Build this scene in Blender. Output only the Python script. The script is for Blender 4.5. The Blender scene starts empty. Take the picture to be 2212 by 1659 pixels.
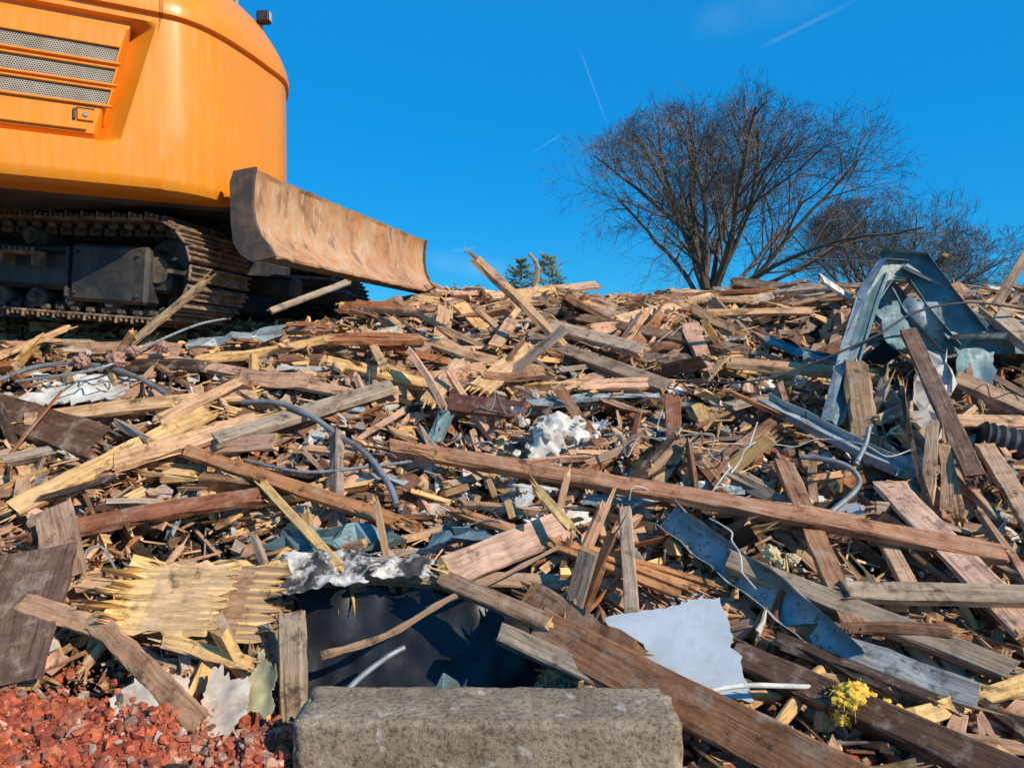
import bpy, math, random
from mathutils import Vector, Matrix, noise
random.seed(7)
R=random.random
def U(a,b): return a+(b-a)*R()
G=random.gauss
scene=bpy.context.scene
scene.view_settings.view_transform='Standard'
try: scene.view_settings.look='None'
except Exception: pass
scene.view_settings.exposure=0
COL=bpy.context.collection

# ---------------------------------------------------------------- materials
def newmat(name):
    m=bpy.data.materials.new(name); m.use_nodes=True
    nt=m.node_tree; b=nt.nodes['Principled BSDF']
    return m,nt,b
def N(nt,t,**kw):
    n=nt.nodes.new(t)
    for k,v in kw.items():
        if k.startswith('i_'): n.inputs[k[2:].replace('_',' ')].default_value=v
        else: setattr(n,k,v)
    return n
def ramp(nt,src,stops):
    r=nt.nodes.new('ShaderNodeValToRGB')
    el=r.color_ramp.elements
    while len(el)<len(stops): el.new(.5)
    for e,(p,c) in zip(el,stops):
        e.position=p; e.color=(c[0],c[1],c[2],1) if len(c)>=3 else (c[0],)*3+(1,)
    nt.links.new(src,r.inputs[0]); return r.outputs[0]
def mix(nt,a,b,fac,mode='MIX'):
    m=nt.nodes.new('ShaderNodeMix'); m.data_type='RGBA'; m.blend_type=mode
    for inp,v in ((m.inputs[0],fac),(m.inputs[6],a),(m.inputs[7],b)):
        if hasattr(v,'links') or isinstance(v,bpy.types.NodeSocket): nt.links.new(v,inp)
        elif isinstance(v,(int,float)): inp.default_value=v
        else: inp.default_value=(v[0],v[1],v[2],1)
    return m.outputs[2]
def bump(nt,b,h,strength=.4,dist=.01):
    n=nt.nodes.new('ShaderNodeBump'); n.inputs['Strength'].default_value=strength; n.inputs['Distance'].default_value=dist
    nt.links.new(h,n.inputs['Height']); nt.links.new(n.outputs[0],b.inputs['Normal'])
def noise_n(nt,vec,scale,detail=5,rough=.6,dist=0):
    n=nt.nodes.new('ShaderNodeTexNoise'); n.inputs['Scale'].default_value=scale; n.inputs['Detail'].default_value=detail
    n.inputs['Roughness'].default_value=rough; n.inputs['Distortion'].default_value=dist
    if vec is not None: nt.links.new(vec,n.inputs['Vector'])
    return n.outputs[0]
def mapping(nt,vec,sc):
    m=nt.nodes.new('ShaderNodeMapping'); m.inputs['Scale'].default_value=sc; nt.links.new(vec,m.inputs[0]); return m.outputs[0]

def wood_mat():
    m,nt,b=newmat('weathered_wood')
    tc=N(nt,'ShaderNodeTexCoord'); at=N(nt,'ShaderNodeAttribute',attribute_name='Col')
    g1=noise_n(nt,mapping(nt,tc.outputs['UV'],(3.5,48,1)),1,6,.72,.9)
    g2=noise_n(nt,mapping(nt,tc.outputs['UV'],(14,14,1)),1,4,.7)
    c=mix(nt,at.outputs['Color'],ramp(nt,g1,[(.30,(.14,.10,.08)),(.38,(.58,.53,.48)),(.52,(1.0,.98,.95)),(.72,(1.3,1.27,1.2))]),.9,'MULTIPLY')
    c=mix(nt,c,ramp(nt,g2,[(.3,(.5,.45,.42)),(.48,(.95,.93,.92)),(.7,(1.18,1.15,1.1))]),.75,'MULTIPLY')
    d=noise_n(nt,tc.outputs['Object'],10,5,.72)
    c=mix(nt,c,(.44,.335,.245),ramp(nt,d,[(.53,(0,0,0)),(.68,(.62,.62,.62))]))
    c=mix(nt,c,(.04,.026,.018),ramp(nt,d,[(.33,(.8,.8,.8)),(.45,(0,0,0))]))
    nt.links.new(c,b.inputs['Base Color']); b.inputs['Roughness'].default_value=.85
    b.inputs['Specular IOR Level'].default_value=.2
    bump(nt,b,g1,.9,.008)
    return m
def debris_mat(name='debris_chunks',rough=.85):
    m,nt,b=newmat(name)
    tc=N(nt,'ShaderNodeTexCoord'); at=N(nt,'ShaderNodeAttribute',attribute_name='Col')
    n1=noise_n(nt,tc.outputs['Object'],45,4,.75)
    c=mix(nt,at.outputs['Color'],ramp(nt,n1,[(.3,(.4,.36,.33)),(.52,(1,1,1)),(.8,(1.2,1.2,1.15))]),.9,'MULTIPLY')
    n2=noise_n(nt,tc.outputs['Object'],8,3,.6)
    c=mix(nt,c,(.25,.18,.13),ramp(nt,n2,[(.5,(0,0,0)),(.7,(.35,.35,.35))]))
    nt.links.new(c,b.inputs['Base Color']); b.inputs['Roughness'].default_value=rough
    bump(nt,b,n1,.8,.008); return m
def metal_mat(name,c1,c2,c3,metallic=.5,rough=.45,scale=10):
    m,nt,b=newmat(name)
    tc=N(nt,'ShaderNodeTexCoord')
    n1=noise_n(nt,tc.outputs['Object'],scale,5,.65)
    n2=noise_n(nt,tc.outputs['Object'],scale*4,4,.7)
    c=mix(nt,c1,c2,ramp(nt,n1,[(.4,(0,0,0)),(.6,(1,1,1))]))
    c=mix(nt,c,c3,ramp(nt,n2,[(.53,(0,0,0)),(.63,(.85,.85,.85))]))
    nt.links.new(c,b.inputs['Base Color']); b.inputs['Metallic'].default_value=metallic
    r=ramp(nt,n2,[(.35,(rough,)*3),(.7,(min(1,rough+.35),)*3)]); nt.links.new(r,b.inputs['Roughness'])
    bump(nt,b,n1,.3,.01); return m
def simple_mat(name,c,c2=None,rough=.7,scale=20,bs=.4,metallic=0,lo=.42,hi=.66):
    m,nt,b=newmat(name); tc=N(nt,'ShaderNodeTexCoord')
    n1=noise_n(nt,tc.outputs['Object'],scale,5,.7)
    cc=mix(nt,c,c2 or tuple(v*.5 for v in c),ramp(nt,n1,[(lo,(0,0,0)),(hi,(1,1,1))]))
    nt.links.new(cc,b.inputs['Base Color']); b.inputs['Roughness'].default_value=rough; b.inputs['Metallic'].default_value=metallic
    bump(nt,b,n1,bs,.006); return m

M_wood=wood_mat(); M_deb=debris_mat()
M_galv=metal_mat('galvanised_steel',(.21,.27,.28),(.40,.44,.44),(.13,.10,.075),.2,.48,9)
M_teal=metal_mat('painted_teal_steel',(.08,.17,.195),(.18,.27,.29),(.15,.12,.09),.2,.48,9)
M_pipe=simple_mat('grey_conduit',(.27,.29,.3),(.16,.15,.13),.5,18,.2,.3)
M_black=simple_mat('black_rubber',(.02,.02,.022),(.05,.045,.04),.6)
M_white=simple_mat('white_plaster',(.72,.68,.61),(.42,.36,.29),.85,12,.9)
M_paint=simple_mat('white_painted_board',(.40,.44,.49),(.30,.31,.33),.6,5,.3)
M_ins=simple_mat('fibreglass_insulation',(.95,.62,.08),(.75,.44,.06),.95,90,1)
M_wire=simple_mat('white_cable',(.66,.62,.55),(.4,.35,.3),.6)

# ---------------------------------------------------------------- mesh accumulator
class Acc:
    def __init__(s): s.V=[];s.F=[];s.UV=[];s.C=[];s.M=[]
    def face(s,idx,uv,col,mi=0):
        s.F.append(idx); s.UV.append(uv); s.C.append(col); s.M.append(mi)
    def build(s,name,mats,smooth=None,parent=None):
        me=bpy.data.meshes.new(name); me.from_pydata([tuple(v) for v in s.V],[],s.F)
        for m in mats: me.materials.append(m)
        if any(s.M): me.polygons.foreach_set('material_index',s.M)
        uvl=me.uv_layers.new(name='UVMap'); flat=[]; fc=[]
        for f,uv,c in zip(s.F,s.UV,s.C):
            for k in range(len(f)):
                q=uv[k] if uv else (0,0); flat+= [q[0],q[1]]
                fc+=[c[0],c[1],c[2],1.0]
        uvl.data.foreach_set('uv',flat)
        ca=me.color_attributes.new('Col','FLOAT_COLOR','CORNER'); ca.data.foreach_set('color',fc)
        if smooth is not None:
            me.polygons.foreach_set('use_smooth',[True]*len(me.polygons))
            try: me.set_sharp_from_angle(angle=math.radians(smooth))
            except Exception: pass
        me.update()
        ob=bpy.data.objects.new(name,me); COL.objects.link(ob)
        if parent: ob.parent=parent
        return ob
W3=(.5,.5,.5)
def cmul(c,f): return (c[0]*f,c[1]*f,c[2]*f)

def plank(acc,A,B,w,t,col,roll=0.,nref=(0,-.5,.86),bend=0.,spl=(0.05,0.05),endcol=(.6,.42,.22),nseg=2,ch=0.,jit=.05,sbend=0.,taper=1.):
    A=Vector(A);B=Vector(B);T=B-A;L=T.length
    if L<1e-4: return
    T/=L; n=Vector(nref); n=n-T*n.dot(T)
    if n.length<1e-3: n=Vector((0,0,1))-T*T.z
    n.normalize()
    if roll: n=Matrix.Rotation(roll,3,T)@n
    s=T.cross(n)
    if ch>0: sec=[(-1,-1+ch),(-1,1-ch),(-1+ch*t/w,1),(1-ch*t/w,1),(1,1-ch),(1,-1+ch),(1-ch*t/w,-1),(-1+ch*t/w,-1)]
    else: sec=[(-1,-1),(-1,1),(1,1),(1,-1)]
    K=len(sec); ou=U(0,50); ov=U(0,50); base=len(acc.V)
    for i in range(nseg+1):
        f=i/nseg; tw=1+(taper-1)*f
        c=A+T*(L*f)+n*(bend*math.sin(math.pi*f))+s*(sbend*math.sin(math.pi*f))
        for a,b in sec:
            acc.V.append(c+s*(a*w/2*tw*(1+U(-jit,jit)))+n*(b*t/2*(1+U(-jit,jit)*1.5))+T*(U(-.5,.5)*min(w,.05)*(1 if i in(0,nseg) else .3)))
    per=[0]
    for k in range(K):
        a=sec[k]; b=sec[(k+1)%K]; per.append(per[-1]+math.hypot((a[0]-b[0])*w/2,(a[1]-b[1])*t/2))
    for i in range(nseg):
        for k in range(K):
            k2=(k+1)%K; b0=base+i*K; b1=b0+K
            u0=ou+L*i/nseg; u1=ou+L*(i+1)/nseg; v0=ov+per[k]; v1=ov+per[k+1]
            cc=cmul(col,U(.95,1.05)) if k%2 else cmul(col,U(.85,1.05))
            acc.face((b0+k,b1+k,b1+k2,b0+k2),[(u0,v0),(u1,v0),(u1,v1),(u0,v1)],cc)
    e=base+nseg*K
    ec=cmul(endcol,.8)
    acc.face(tuple(base+k for k in range(K)),[(ou+sec[k][0]*w,ov+sec[k][1]*t) for k in range(K)],ec)
    acc.face(tuple(e+k for k in reversed(range(K))),[(ou+sec[k][0]*w,ov+sec[k][1]*t) for k in reversed(range(K))],ec)
    for P,Dn,sp,ww in ((A,-T,spl[0],w),(B,T,spl[1],w*taper)):
        if sp<=0: continue
        nk=max(2,min(9,int(ww/.009)))
        for j in range(nk):
            a=-1+2*j/nk+U(-.05,.05); b=a+2/nk*U(.7,1.25); a=max(a,-1);b=min(b,1)
            lo=U(-1,0.3); hi=min(1,lo+U(.4,1.4)); l=sp*(U(.1,1)**1.5)
            O=P-Dn*.012; q=len(acc.V); dv=s*(G(0,.12)*l)+n*(G(0,.12)*l)
            for (x,y) in ((a,lo),(b,lo),(b,hi),(a,hi)):
                acc.V.append(O+s*(x*ww/2*.97)+n*(y*t/2*.95))
            mx=U(a,b); my=U(lo,hi); tw2=(b-a)*U(.05,.3)
            acc.V.append(O+Dn*(l+.012)+s*((mx-tw2)*ww/2)+n*(my*t/2)+dv); acc.V.append(O+Dn*(l*U(.8,1)+.012)+s*((mx+tw2)*ww/2)+n*(my*t/2)+dv)
            c1=cmul(endcol,U(.7,1.2)) if R()<.65 else col
            u0=ou;u1=ou+l;v=ov+j*.05
            acc.face((q,q+1,q+5,q+4),[(u0,v),(u0,v+.02),(u1,v+.02),(u1,v)],c1)
            acc.face((q+2,q+3,q+4,q+5),[(u0,v),(u0,v+.02),(u1,v+.02),(u1,v)],c1)
            acc.face((q+1,q+2,q+5),[(u0,v),(u0,v+.02),(u1,v+.02)],c1)
            acc.face((q+3,q,q+4),[(u0,v),(u0,v+.02),(u1,v+.02)],c1)

def plate(acc,c,nrm,r,t,col,asp=1.,k=None,yaw=None,edgecol=None):
    c=Vector(c); n=Vector(nrm).normalized(); a=n.orthogonal().normalized()
    a=Matrix.Rotation(yaw if yaw is not None else U(0,6.3),3,n)@a; b=n.cross(a)
    k=k or random.choice((4,5,5,6,7)); q=len(acc.V); pts=[]
    off=U(0,6.3)
    for i in range(k):
        th=off+6.283*i/k+U(-.3,.3); rr=r*U(.55,1.15); pts.append((rr*math.cos(th)*asp,rr*math.sin(th)))
    warp=[U(-.12,.12)*r for _ in pts]
    for s in (1,-1):
        for (x,y),wz in zip(pts,warp): acc.V.append(c+a*x+b*y+n*(wz+s*t/2))
    ou=U(0,50)
    acc.face(tuple(range(q,q+k)),[(ou+x,y) for x,y in pts],col)
    acc.face(tuple(reversed(range(q+k,q+2*k))),[(ou+x,y) for x,y in reversed(pts)],cmul(col,.8))
    for i in range(k):
        j=(i+1)%k
        acc.face((q+j,q+i,q+k+i,q+k+j),[(ou,0),(ou+.1,0),(ou+.1,t),(ou,t)],edgecol or cmul(col,.9))

import bmesh
def ico(sub):
    bm=bmesh.new(); bmesh.ops.create_icosphere(bm,subdivisions=sub,radius=1)
    r=([v.co.copy() for v in bm.verts],[tuple(v.index for v in f.verts) for f in bm.faces]); bm.free(); return r
ICV,ICF=ico(1); IC2V,IC2F=ico(2); IC4V,IC4F=ico(4)
def rock(acc,c,r,col,j=.3,boxy=.5,sub=1):
    q=len(acc.V); sc=Vector((U(.6,1.3),U(.6,1.2),U(.5,1))); rot=Matrix.Rotation(U(0,6.3),3,Vector((G(0,1),G(0,1),G(0,1))).normalized())
    VV,FF=(ICV,ICF) if sub==1 else (IC2V,IC2F)
    for v in VV:
        p=v.copy(); m=max(abs(p.x),abs(p.y),abs(p.z)); p=p.lerp(p/m*.8,boxy)*(1+U(-j,j))
        acc.V.append(Vector(c)+rot@Vector((p.x*sc.x,p.y*sc.y,p.z*sc.z))*r)
    for f in FF: acc.face(tuple(q+i for i in f),None,cmul(col,U(.85,1.1)))

def tube(acc,pts,rad,k=8,col=W3,rings=0,smoothn=6):
    P=[Vector(p) for p in pts]; out=[]
    if smoothn>1 and len(P)>2:
        for i in range(len(P)-1):
            p0=P[max(i-1,0)];p1=P[i];p2=P[i+1];p3=P[min(i+2,len(P)-1)]
            for j in range(smoothn):
                t=j/smoothn
                out.append(.5*((2*p1)+(-p0+p2)*t+(2*p0-5*p1+4*p2-p3)*t*t+(-p0+3*p1-3*p2+p3)*t**3))
        out.append(P[-1])
    else: out=P
    q=len(acc.V); nrm=None; L=0
    for i,p in enumerate(out):
        d=(out[min(i+1,len(out)-1)]-out[max(i-1,0)]).normalized()
        nrm=d.orthogonal().normalized() if nrm is None else (nrm-d*nrm.dot(d)).normalized()
        b=d.cross(nrm); rr=rad if not callable(rad) else rad(i/(len(out)-1),i)
        for a in range(k):
            th=6.2832*a/k; acc.V.append(p+nrm*(math.cos(th)*rr)+b*(math.sin(th)*rr))
    for i in range(len(out)-1):
        for a in range(k):
            b=(a+1)%k; acc.face((q+i*k+a,q+i*k+b,q+(i+1)*k+b,q+(i+1)*k+a),None,col)
    acc.face(tuple(q+a for a in reversed(range(k))),None,col)
    e=q+(len(out)-1)*k; acc.face(tuple(e+a for a in range(k)),None,col)

def boxx(acc,c,ax,dims,col=W3,mi=0,bev=.0):
    c=Vector(c);X,Y,Z=[Vector(a) for a in ax]; hx,hy,hz=[d/2 for d in dims]; q=len(acc.V)
    if bev<=0: sec=[(-hy,-hz),(-hy,hz),(hy,hz),(hy,-hz)]
    else: sec=[(-hy,-hz+bev),(-hy,hz-bev),(-hy+bev,hz),(hy-bev,hz),(hy,hz-bev),(hy,-hz+bev),(hy-bev,-hz),(-hy+bev,-hz)]
    K=len(sec)
    rows=[(-hx,1)] if bev<=0 else [(-hx,0),(-hx+bev,1)]
    rows+= [(hx,1)] if bev<=0 else [(hx-bev,1),(hx,0)]
    for x,full in rows:
        for y,z in sec:
            if not full: y=max(-hy+bev,min(hy-bev,y)); z=max(-hz+bev,min(hz-bev,z))
            acc.V.append(c+X*x+Y*y+Z*z)
    for i in range(len(rows)-1):
        for k in range(K):
            k2=(k+1)%K; acc.face((q+i*K+k,q+(i+1)*K+k,q+(i+1)*K+k2,q+i*K+k2),None,col,mi)
    acc.face(tuple(q+k for k in range(K)),None,col,mi); e=q+(len(rows)-1)*K
    acc.face(tuple(e+k for k in reversed(range(K))),None,col,mi)

def cyl(acc,c,axis,r,h,k=20,col=W3,mi=0):
    c=Vector(c);d=Vector(axis).normalized();a=d.orthogonal().normalized();b=d.cross(a);q=len(acc.V)
    rows=((-h/2,r*.9),(-h/2+.008,r),(h/2-.008,r),(h/2,r*.9))
    for z,rr in rows:
        for i in range(k):
            th=6.2832*i/k; acc.V.append(c+d*z+a*(rr*math.cos(th))+b*(rr*math.sin(th)))
    for j in range(3):
        for i in range(k):
            i2=(i+1)%k; acc.face((q+j*k+i,q+j*k+i2,q+(j+1)*k+i2,q+(j+1)*k+i),None,col,mi)
    acc.face(tuple(q+i for i in reversed(range(k))),None,col,mi); acc.face(tuple(q+3*k+i for i in range(k)),None,col,mi)

# ---------------------------------------------------------------- terrain height
PR=[(-3,0),(-1,0),(.5,.12),(1.5,.40),(2.0,.5),(2.3,.57),(2.62,.73),(3.1,.96),(3.7,1.31),(4.2,1.6),(4.6,1.72),(5,1.84),(5.8,2.03),(6.6,2.2),(8,2.22),(10,1.7),(14,0),(1e4,0)]
def lerp_t(T,v):
    for (a,za),(b,zb) in zip(T,T[1:]):
        if v<=b: return za+(zb-za)*max(0,(v-a))/(b-a)
    return T[-1][1]
def sm(a,b,x):
    t=max(0,min(1,(x-a)/(b-a))); return t*t*(3-2*t)
def h0(x,y):
    z=lerp_t(PR,y)
    z*=1-sm(8,13,abs(x))
    k=sm(-.7,-1.5,x) if x<-.7 else 0
    if k>0 and y>4: z=z*(1-k)+k*min(z,1.88+.04*sm(4.8,5.4,y)+.3*sm(6.8,7.4,y))
    if k>0: z+=.07*k*sm(3.5,4.0,y)*(1-sm(4.1,4.5,y))
    if x>1.3 and 4<y<7: z+=.12*sm(1.3,2.2,x)*sm(4.0,4.5,y)*(1-sm(5.5,7,y))
    z+=(.07*noise.noise(Vector((x*1.3,y*1.3,3)))+.10*noise.noise(Vector((x*3.1,y*3.1,8)))+.08*noise.noise(Vector((x*6.5,y*6.5,1)))*(1-sm(5,6,y)))*sm(2.2,3,y)*(1 if not(x<-1.2 and y>4.1) else .3)
    v=sm(-.80,-.70,x)*(1-sm(.02,.16,x))*sm(2.12,2.2,y)*(1-sm(2.64,2.74,y))
    z-=.8*v
    v2=sm(1.45,1.6,x)*(1-sm(2.2,2.4,x))*sm(4.1,4.3,y)*(1-sm(4.9,5.2,y)); z-=.3*v2
    return z
def hn(x,y):
    e=.08
    return Vector((h0(x-e,y)-h0(x+e,y),h0(x,y-e)-h0(x,y+e),2*e)).normalized()

def grid(name,x0,x1,y0,y1,nx,ny,fn,mat):
    a=Acc()
    for j in range(ny+1):
        for i in range(nx+1):
            x=x0+(x1-x0)*i/nx; y=y0+(y1-y0)*j/ny; a.V.append((x,y,fn(x,y)))
    for j in range(ny):
        for i in range(nx):
            q=j*(nx+1)+i; a.face((q,q+1,q+nx+2,q+nx+1),None,W3)
    return a.build(name,[mat],60)
def dirt_mat():
    m,nt,b=newmat('rubble_dirt'); tc=N(nt,'ShaderNodeTexCoord')
    n1=noise_n(nt,tc.outputs['Object'],14,6,.7); n2=noise_n(nt,tc.outputs['Object'],60,4,.7)
    c=ramp(nt,n1,[(.3,(.018,.013,.01)),(.5,(.05,.034,.024)),(.7,(.14,.10,.07))])
    c=mix(nt,c,ramp(nt,n2,[(.35,(.3,.3,.3)),(.6,(1.1,1.05,1))]),.8,'MULTIPLY')
    nt.links.new(c,b.inputs['Base Color']); b.inputs['Roughness'].default_value=.95; bump(nt,b,n2,1,.02); return m
M_dirt=dirt_mat()
def hfine(x,y):
    z=h0(x,y)-.14*sm(2.1,2.6,y)
    z+=.05*noise.noise(Vector((x*6,y*6,0)))+.025*noise.noise(Vector((x*17,y*17,4)))
    return z
grid('rubble_mound',-6,6,-.5,9.5,230,190,hfine,M_dirt)
def hout(x,y):
    z=h0(x,y)-.12
    if -5.9<x<5.9 and -.4<y<9.4: z-=.35
    return max(z,-.3)+.1*noise.noise(Vector((x,y,0)))*(1 if abs(x)<12 else 0)
grid('hill',-14,14,-3,15,80,60,hout,M_dirt)
m,nt,b=newmat('field'); tc=N(nt,'ShaderNodeTexCoord'); n1=noise_n(nt,tc.outputs['Object'],.4,6,.7)
nt.links.new(ramp(nt,n1,[(.3,(.09,.07,.04)),(.7,(.2,.17,.1))]),b.inputs['Base Color']); b.inputs['Roughness'].default_value=1
g=Acc(); g.V=[(-900,-900,-.02),(900,-900,-.02),(900,900,-.02),(-900,900,-.02)]; g.face((0,1,2,3),None,W3); g.build('ground',[m])

# ---------------------------------------------------------------- debris scatter
YEL=(.80,.49,.20);TAN=(.66,.40,.225);PNK=(.64,.375,.245);BRN=(.28,.14,.075);GRY=(.41,.315,.24);DRK=(.07,.045,.032);RED=(.40,.155,.065);WHT=(.65,.6,.52)
PAL=[(YEL,11),(TAN,26),(PNK,22),(BRN,17),(GRY,19),(DRK,11),(RED,10),(WHT,3)]
PB=[c for c,w in PAL for _ in range(w)]
def pcol(): return cmul(random.choice(PB),U(.7,1.22))
def ecol(): return cmul(random.choice((YEL,YEL,TAN,(.62,.38,.18))),U(.85,1.15))
def in_exc(x,y):
    return x<-1.0 and y>4.15 and y<7.2
def ok(x,y,big):
    if y<2.28 and x<-.55: return False
    if y<2.2 and -.66<x<.5: return False
    if -.78<x<.10 and 2.1<y<2.76: return False
    if in_exc(x,y) and (big or x>-1.0): return False
    return True
def yaw_s():
    return G(-.1,.65) if R()<.55 else U(0,6.283)
def put(acc,x,y,L,w,t,up,rolls,spl,nseg=1,ch=0,jit=.06):
    ya=yaw_s(); dx=math.cos(ya)*L/2; dy=math.sin(ya)*L/2
    st=.10 if R()<.7 else .28
    if y>5.2: st=.07
    za=h0(x-dx,y-dy)+G(0,L*st); zb=h0(x+dx,y+dy)+G(0,L*st); zc=h0(x,y)
    m=(za+zb)/2
    sh=max(0,zc-m)
    if in_exc(x,y): za=zb=zc; up=min(up,-.01)+G(0,.01)
    A=(x-dx,y-dy,za+up+sh*.7);B=(x+dx,y+dy,zb+up+sh*.7)
    plank(acc,A,B,w,t,pcol(),G(0,rolls),hn(x,y),U(-.03,.03)*L,spl,ecol(),nseg,ch,jit,U(-.03,.03)*L,U(.6,1.05))
def rxy():
    y=1.75+6.2*R()**1.25; hw=.72*y+.9
    return U(-hw,hw),y
big=Acc()
c=0
while c<560:
    x,y=rxy()
    if not ok(x,y,True): continue
    L=U(.22,.85); w=random.choice((.03,.04,.05,.07,.09,.09,.11)); t=random.choice((.018,.02,.03,.038,.045))
    if y<3: L*=.65; w*=.75; t*=.8
    put(big,x,y,L,w,t,U(-.09,.04),.7,(U(.02,.18),U(.02,.16)),6,.3 if t>.03 else 0,.14); c+=1
c=0
while c<4300:
    x,y=rxy()
    if not ok(x,y,False): continue
    L=U(.06,.38); w=U(.012,.075); t=U(.006,.032)
    if y<3: L*=.8; w*=.8
    put(big,x,y,L,w,t,U(-.11,.05),1.0,(U(.01,.08),U(.01,.08)),2,0,.2); c+=1
c=0
while c<3600:
    x,y=rxy()
    if not ok(x,y,False): continue
    r=U(.012,.06)*(1 if y>3 else .75); z=h0(x,y)+(U(-.11,.05) if not in_exc(x,y) else -.02)
    nn=(hn(x,y)+Vector((G(0,.6),G(0,.6),G(0,.3)))).normalized()
    plate(big,(x,y,z),nn,r,U(.004,.03),pcol(),U(.8,2.6),random.choice((4,5,6,8)),None,ecol()); c+=1
big.build('broken_timber_debris',[M_wood])
spl=Acc(); c=0
while c<8500:
    x,y=rxy()
    if not ok(x,y,False): continue
    L=U(.03,.18)*(1 if R()<.9 else 1.7); w=U(.003,.016); t=U(.002,.008)
    ya=yaw_s(); el=G(0,.4); z=h0(x,y)+U(-.10,.06)
    if in_exc(x,y): z=h0(x,y)-.02
    d=Vector((math.cos(ya)*math.cos(el),math.sin(ya)*math.cos(el),math.sin(el)-.0))
    nn=hn(x,y); d=(d-nn*d.dot(nn)*.65).normalized()*L/2; cc=Vector((x,y,z))
    plank(spl,cc-d,cc+d,w,t,cmul(random.choice((YEL,TAN,TAN,PNK,GRY,BRN,BRN)),U(.75,1.3)),U(0,3),nn,0,(0,0),ecol(),1,0,.3,0,U(.05,.6)); c+=1
spl.build('wood_splinters',[M_wood])
ch=Acc(); c=0
CP=[((.58,.51,.43),20),((.27,.25,.235),12),((.15,.12,.1),12),((.42,.28,.18),18),((.12,.22,.26),4),((.33,.37,.38),4),((.36,.12,.06),8),((.8,.76,.7),9),((.5,.34,.27),10)]
CB=[c_ for c_,w in CP for _ in range(w)]
while c<10500:
    if R()<.24:
        k=random.choice(((.25,3.45,.22,.14),(1.35,3.1,.2,.2),(.95,2.75,.15,.12),(-.6,3.3,.3,.2),(1.0,4.0,.3,.2),(-2.0,3.85,.3,.12),(-.3,4.9,.5,.3)))
        x=G(k[0],k[2]); y=G(k[1],k[3]); zz=U(-.04,.035); r=.003+.022*R()**3; col=cmul(random.choice(((.62,.55,.46),(.45,.38,.3),(.36,.28,.21),(.78,.73,.66))),U(.7,1.15))
    else:
        x,y=rxy(); zz=U(-.10,.04); r=U(.005,.035) if R()<.92 else U(.04,.09); col=cmul(random.choice(CB),U(.65,1.2))
    if not ok(x,y,False): continue
    if y<3: r*=.8
    z=h0(x,y)+(zz if not in_exc(x,y) else -.03)
    nn=(hn(x,y)+Vector((G(0,.5),G(0,.5),G(0,.3)))).normalized()
    if R()<.4: plate(ch,(x,y,z),nn,r,U(.002,.012),col,U(.8,1.8))
    else: rock(ch,(x,y,z),r*.65,col,.38,.6)
    c+=1
ch.build('plaster_and_shingle_rubble',[M_deb])
br=Acc()
i=0
while i<15000:
    x=U(-2.0,-.5); y=U(1.6,2.40)
    if (x>-.62 and y>2.1) or (y>2.25 and R()<.75) or x<-.8*y-.15: continue
    i+=1
    r=.0022+.022*R()**7
    col=random.choice([(.52,.105,.04)]*5+[(.60,.17,.07)]*4+[(.36,.07,.035)]*3+[(.55,.3,.2),(.62,.46,.36),(.3,.18,.13)])
    rock(br,(x,y,h0(x,y)+.065*noise.noise(Vector((x*5,y*5,9)))+.04*noise.noise(Vector((x*14,y*14,9)))+U(-.008,.008)+.025),r,cmul(col,U(.65,1.2)),.4,.8)
for i in range(900):
    x=U(.35,1.0); y=U(1.5,2.15); rock(br,(x,y,h0(x,y)+U(-.02,.03)),.005+.022*R()**3,cmul(random.choice([(.42,.085,.04),(.3,.2,.14),(.15,.1,.08)]),U(.7,1.2)),.35,.6)
br.build('red_brick_rubble',[M_deb])
def hb(x,y): return h0(x,y)+.065*noise.noise(Vector((x*5,y*5,9)))+.04*noise.noise(Vector((x*14,y*14,9)))+.02
M_brd=simple_mat('crushed_brick_dust',(.42,.085,.038),(.2,.05,.03),.95,40,1)
grid('brick_dust_bed',-2.3,-.6,1.3,2.25,110,70,hb,M_brd)

# ---------------------------------------------------------------- individual pieces
def off(p,l=.03): return (p[0],p[1]-.05-l,p[2]+l)
def P1(name,A,B,w,t,col,roll=0,spl=(.06,.06),bend=0,l=.02,n=6,end=None,nref=(0,-.6,.8),ch=.25,sb=0,tp=1,jit=.05):
    a=Acc(); plank(a,off(A,l),off(B,l),w,t,cmul(col,1.12),roll,nref,bend,spl,end or YEL,int(n*1.5),ch,jit,sb,tp); return a.build(name,[M_wood])
wp='wooden_plank'; wb='wooden_beam'; ws='wood_splinter_board'
P1(wb,(-.55,3.44,1.18),(1.82,2.82,.85),.075,.045,(.42,.21,.12),.1,(.22,.03),.02,.05,14,(.45,.24,.12),jit=.09)
P1(wb,(-.35,3.36,1.15),(.35,3.2,1.06),.05,.03,(.42,.21,.1),.3,(.2,.15),0,.05,6,(.5,.28,.14),jit=.15)
P1(wp,(-1.36,3.48,1.2),(-.63,3.9,1.43),.1,.038,(.42,.33,.24),-.1,(.01,.01),0,.06,6,GRY)
P1(ws,(-2.0,3.08,.98),(-1.46,3.67,1.33),.09,.03,(.74,.45,.19),.2,(.18,.1),0,.05,8,YEL,jit=.12)
P1(ws,(-1.73,3.34,1.12),(-1.21,3.61,1.28),.1,.03,(.68,.41,.22),.1,(.05,.2),0,.06,8,YEL,jit=.12)
P1(wp,(-1.47,3.42,1.16),(-.45,2.99,.93),.06,.03,(.46,.21,.09),.2,(.03,.1),0,.06,8,(.5,.25,.1),jit=.08)
P1(wp,(-1.87,2.93,.9),(-1.04,3.15,1.02),.08,.035,(.28,.105,.055),.0,(.12,.04),.01,.04,8,(.3,.14,.08),jit=.1)
P1(wb,(-2.75,3.8,1.4),(-1.9,3.49,1.21),.17,.045,(.14,.075,.05),.3,(.02,.12),0,.03,6,BRN,jit=.06)
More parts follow.
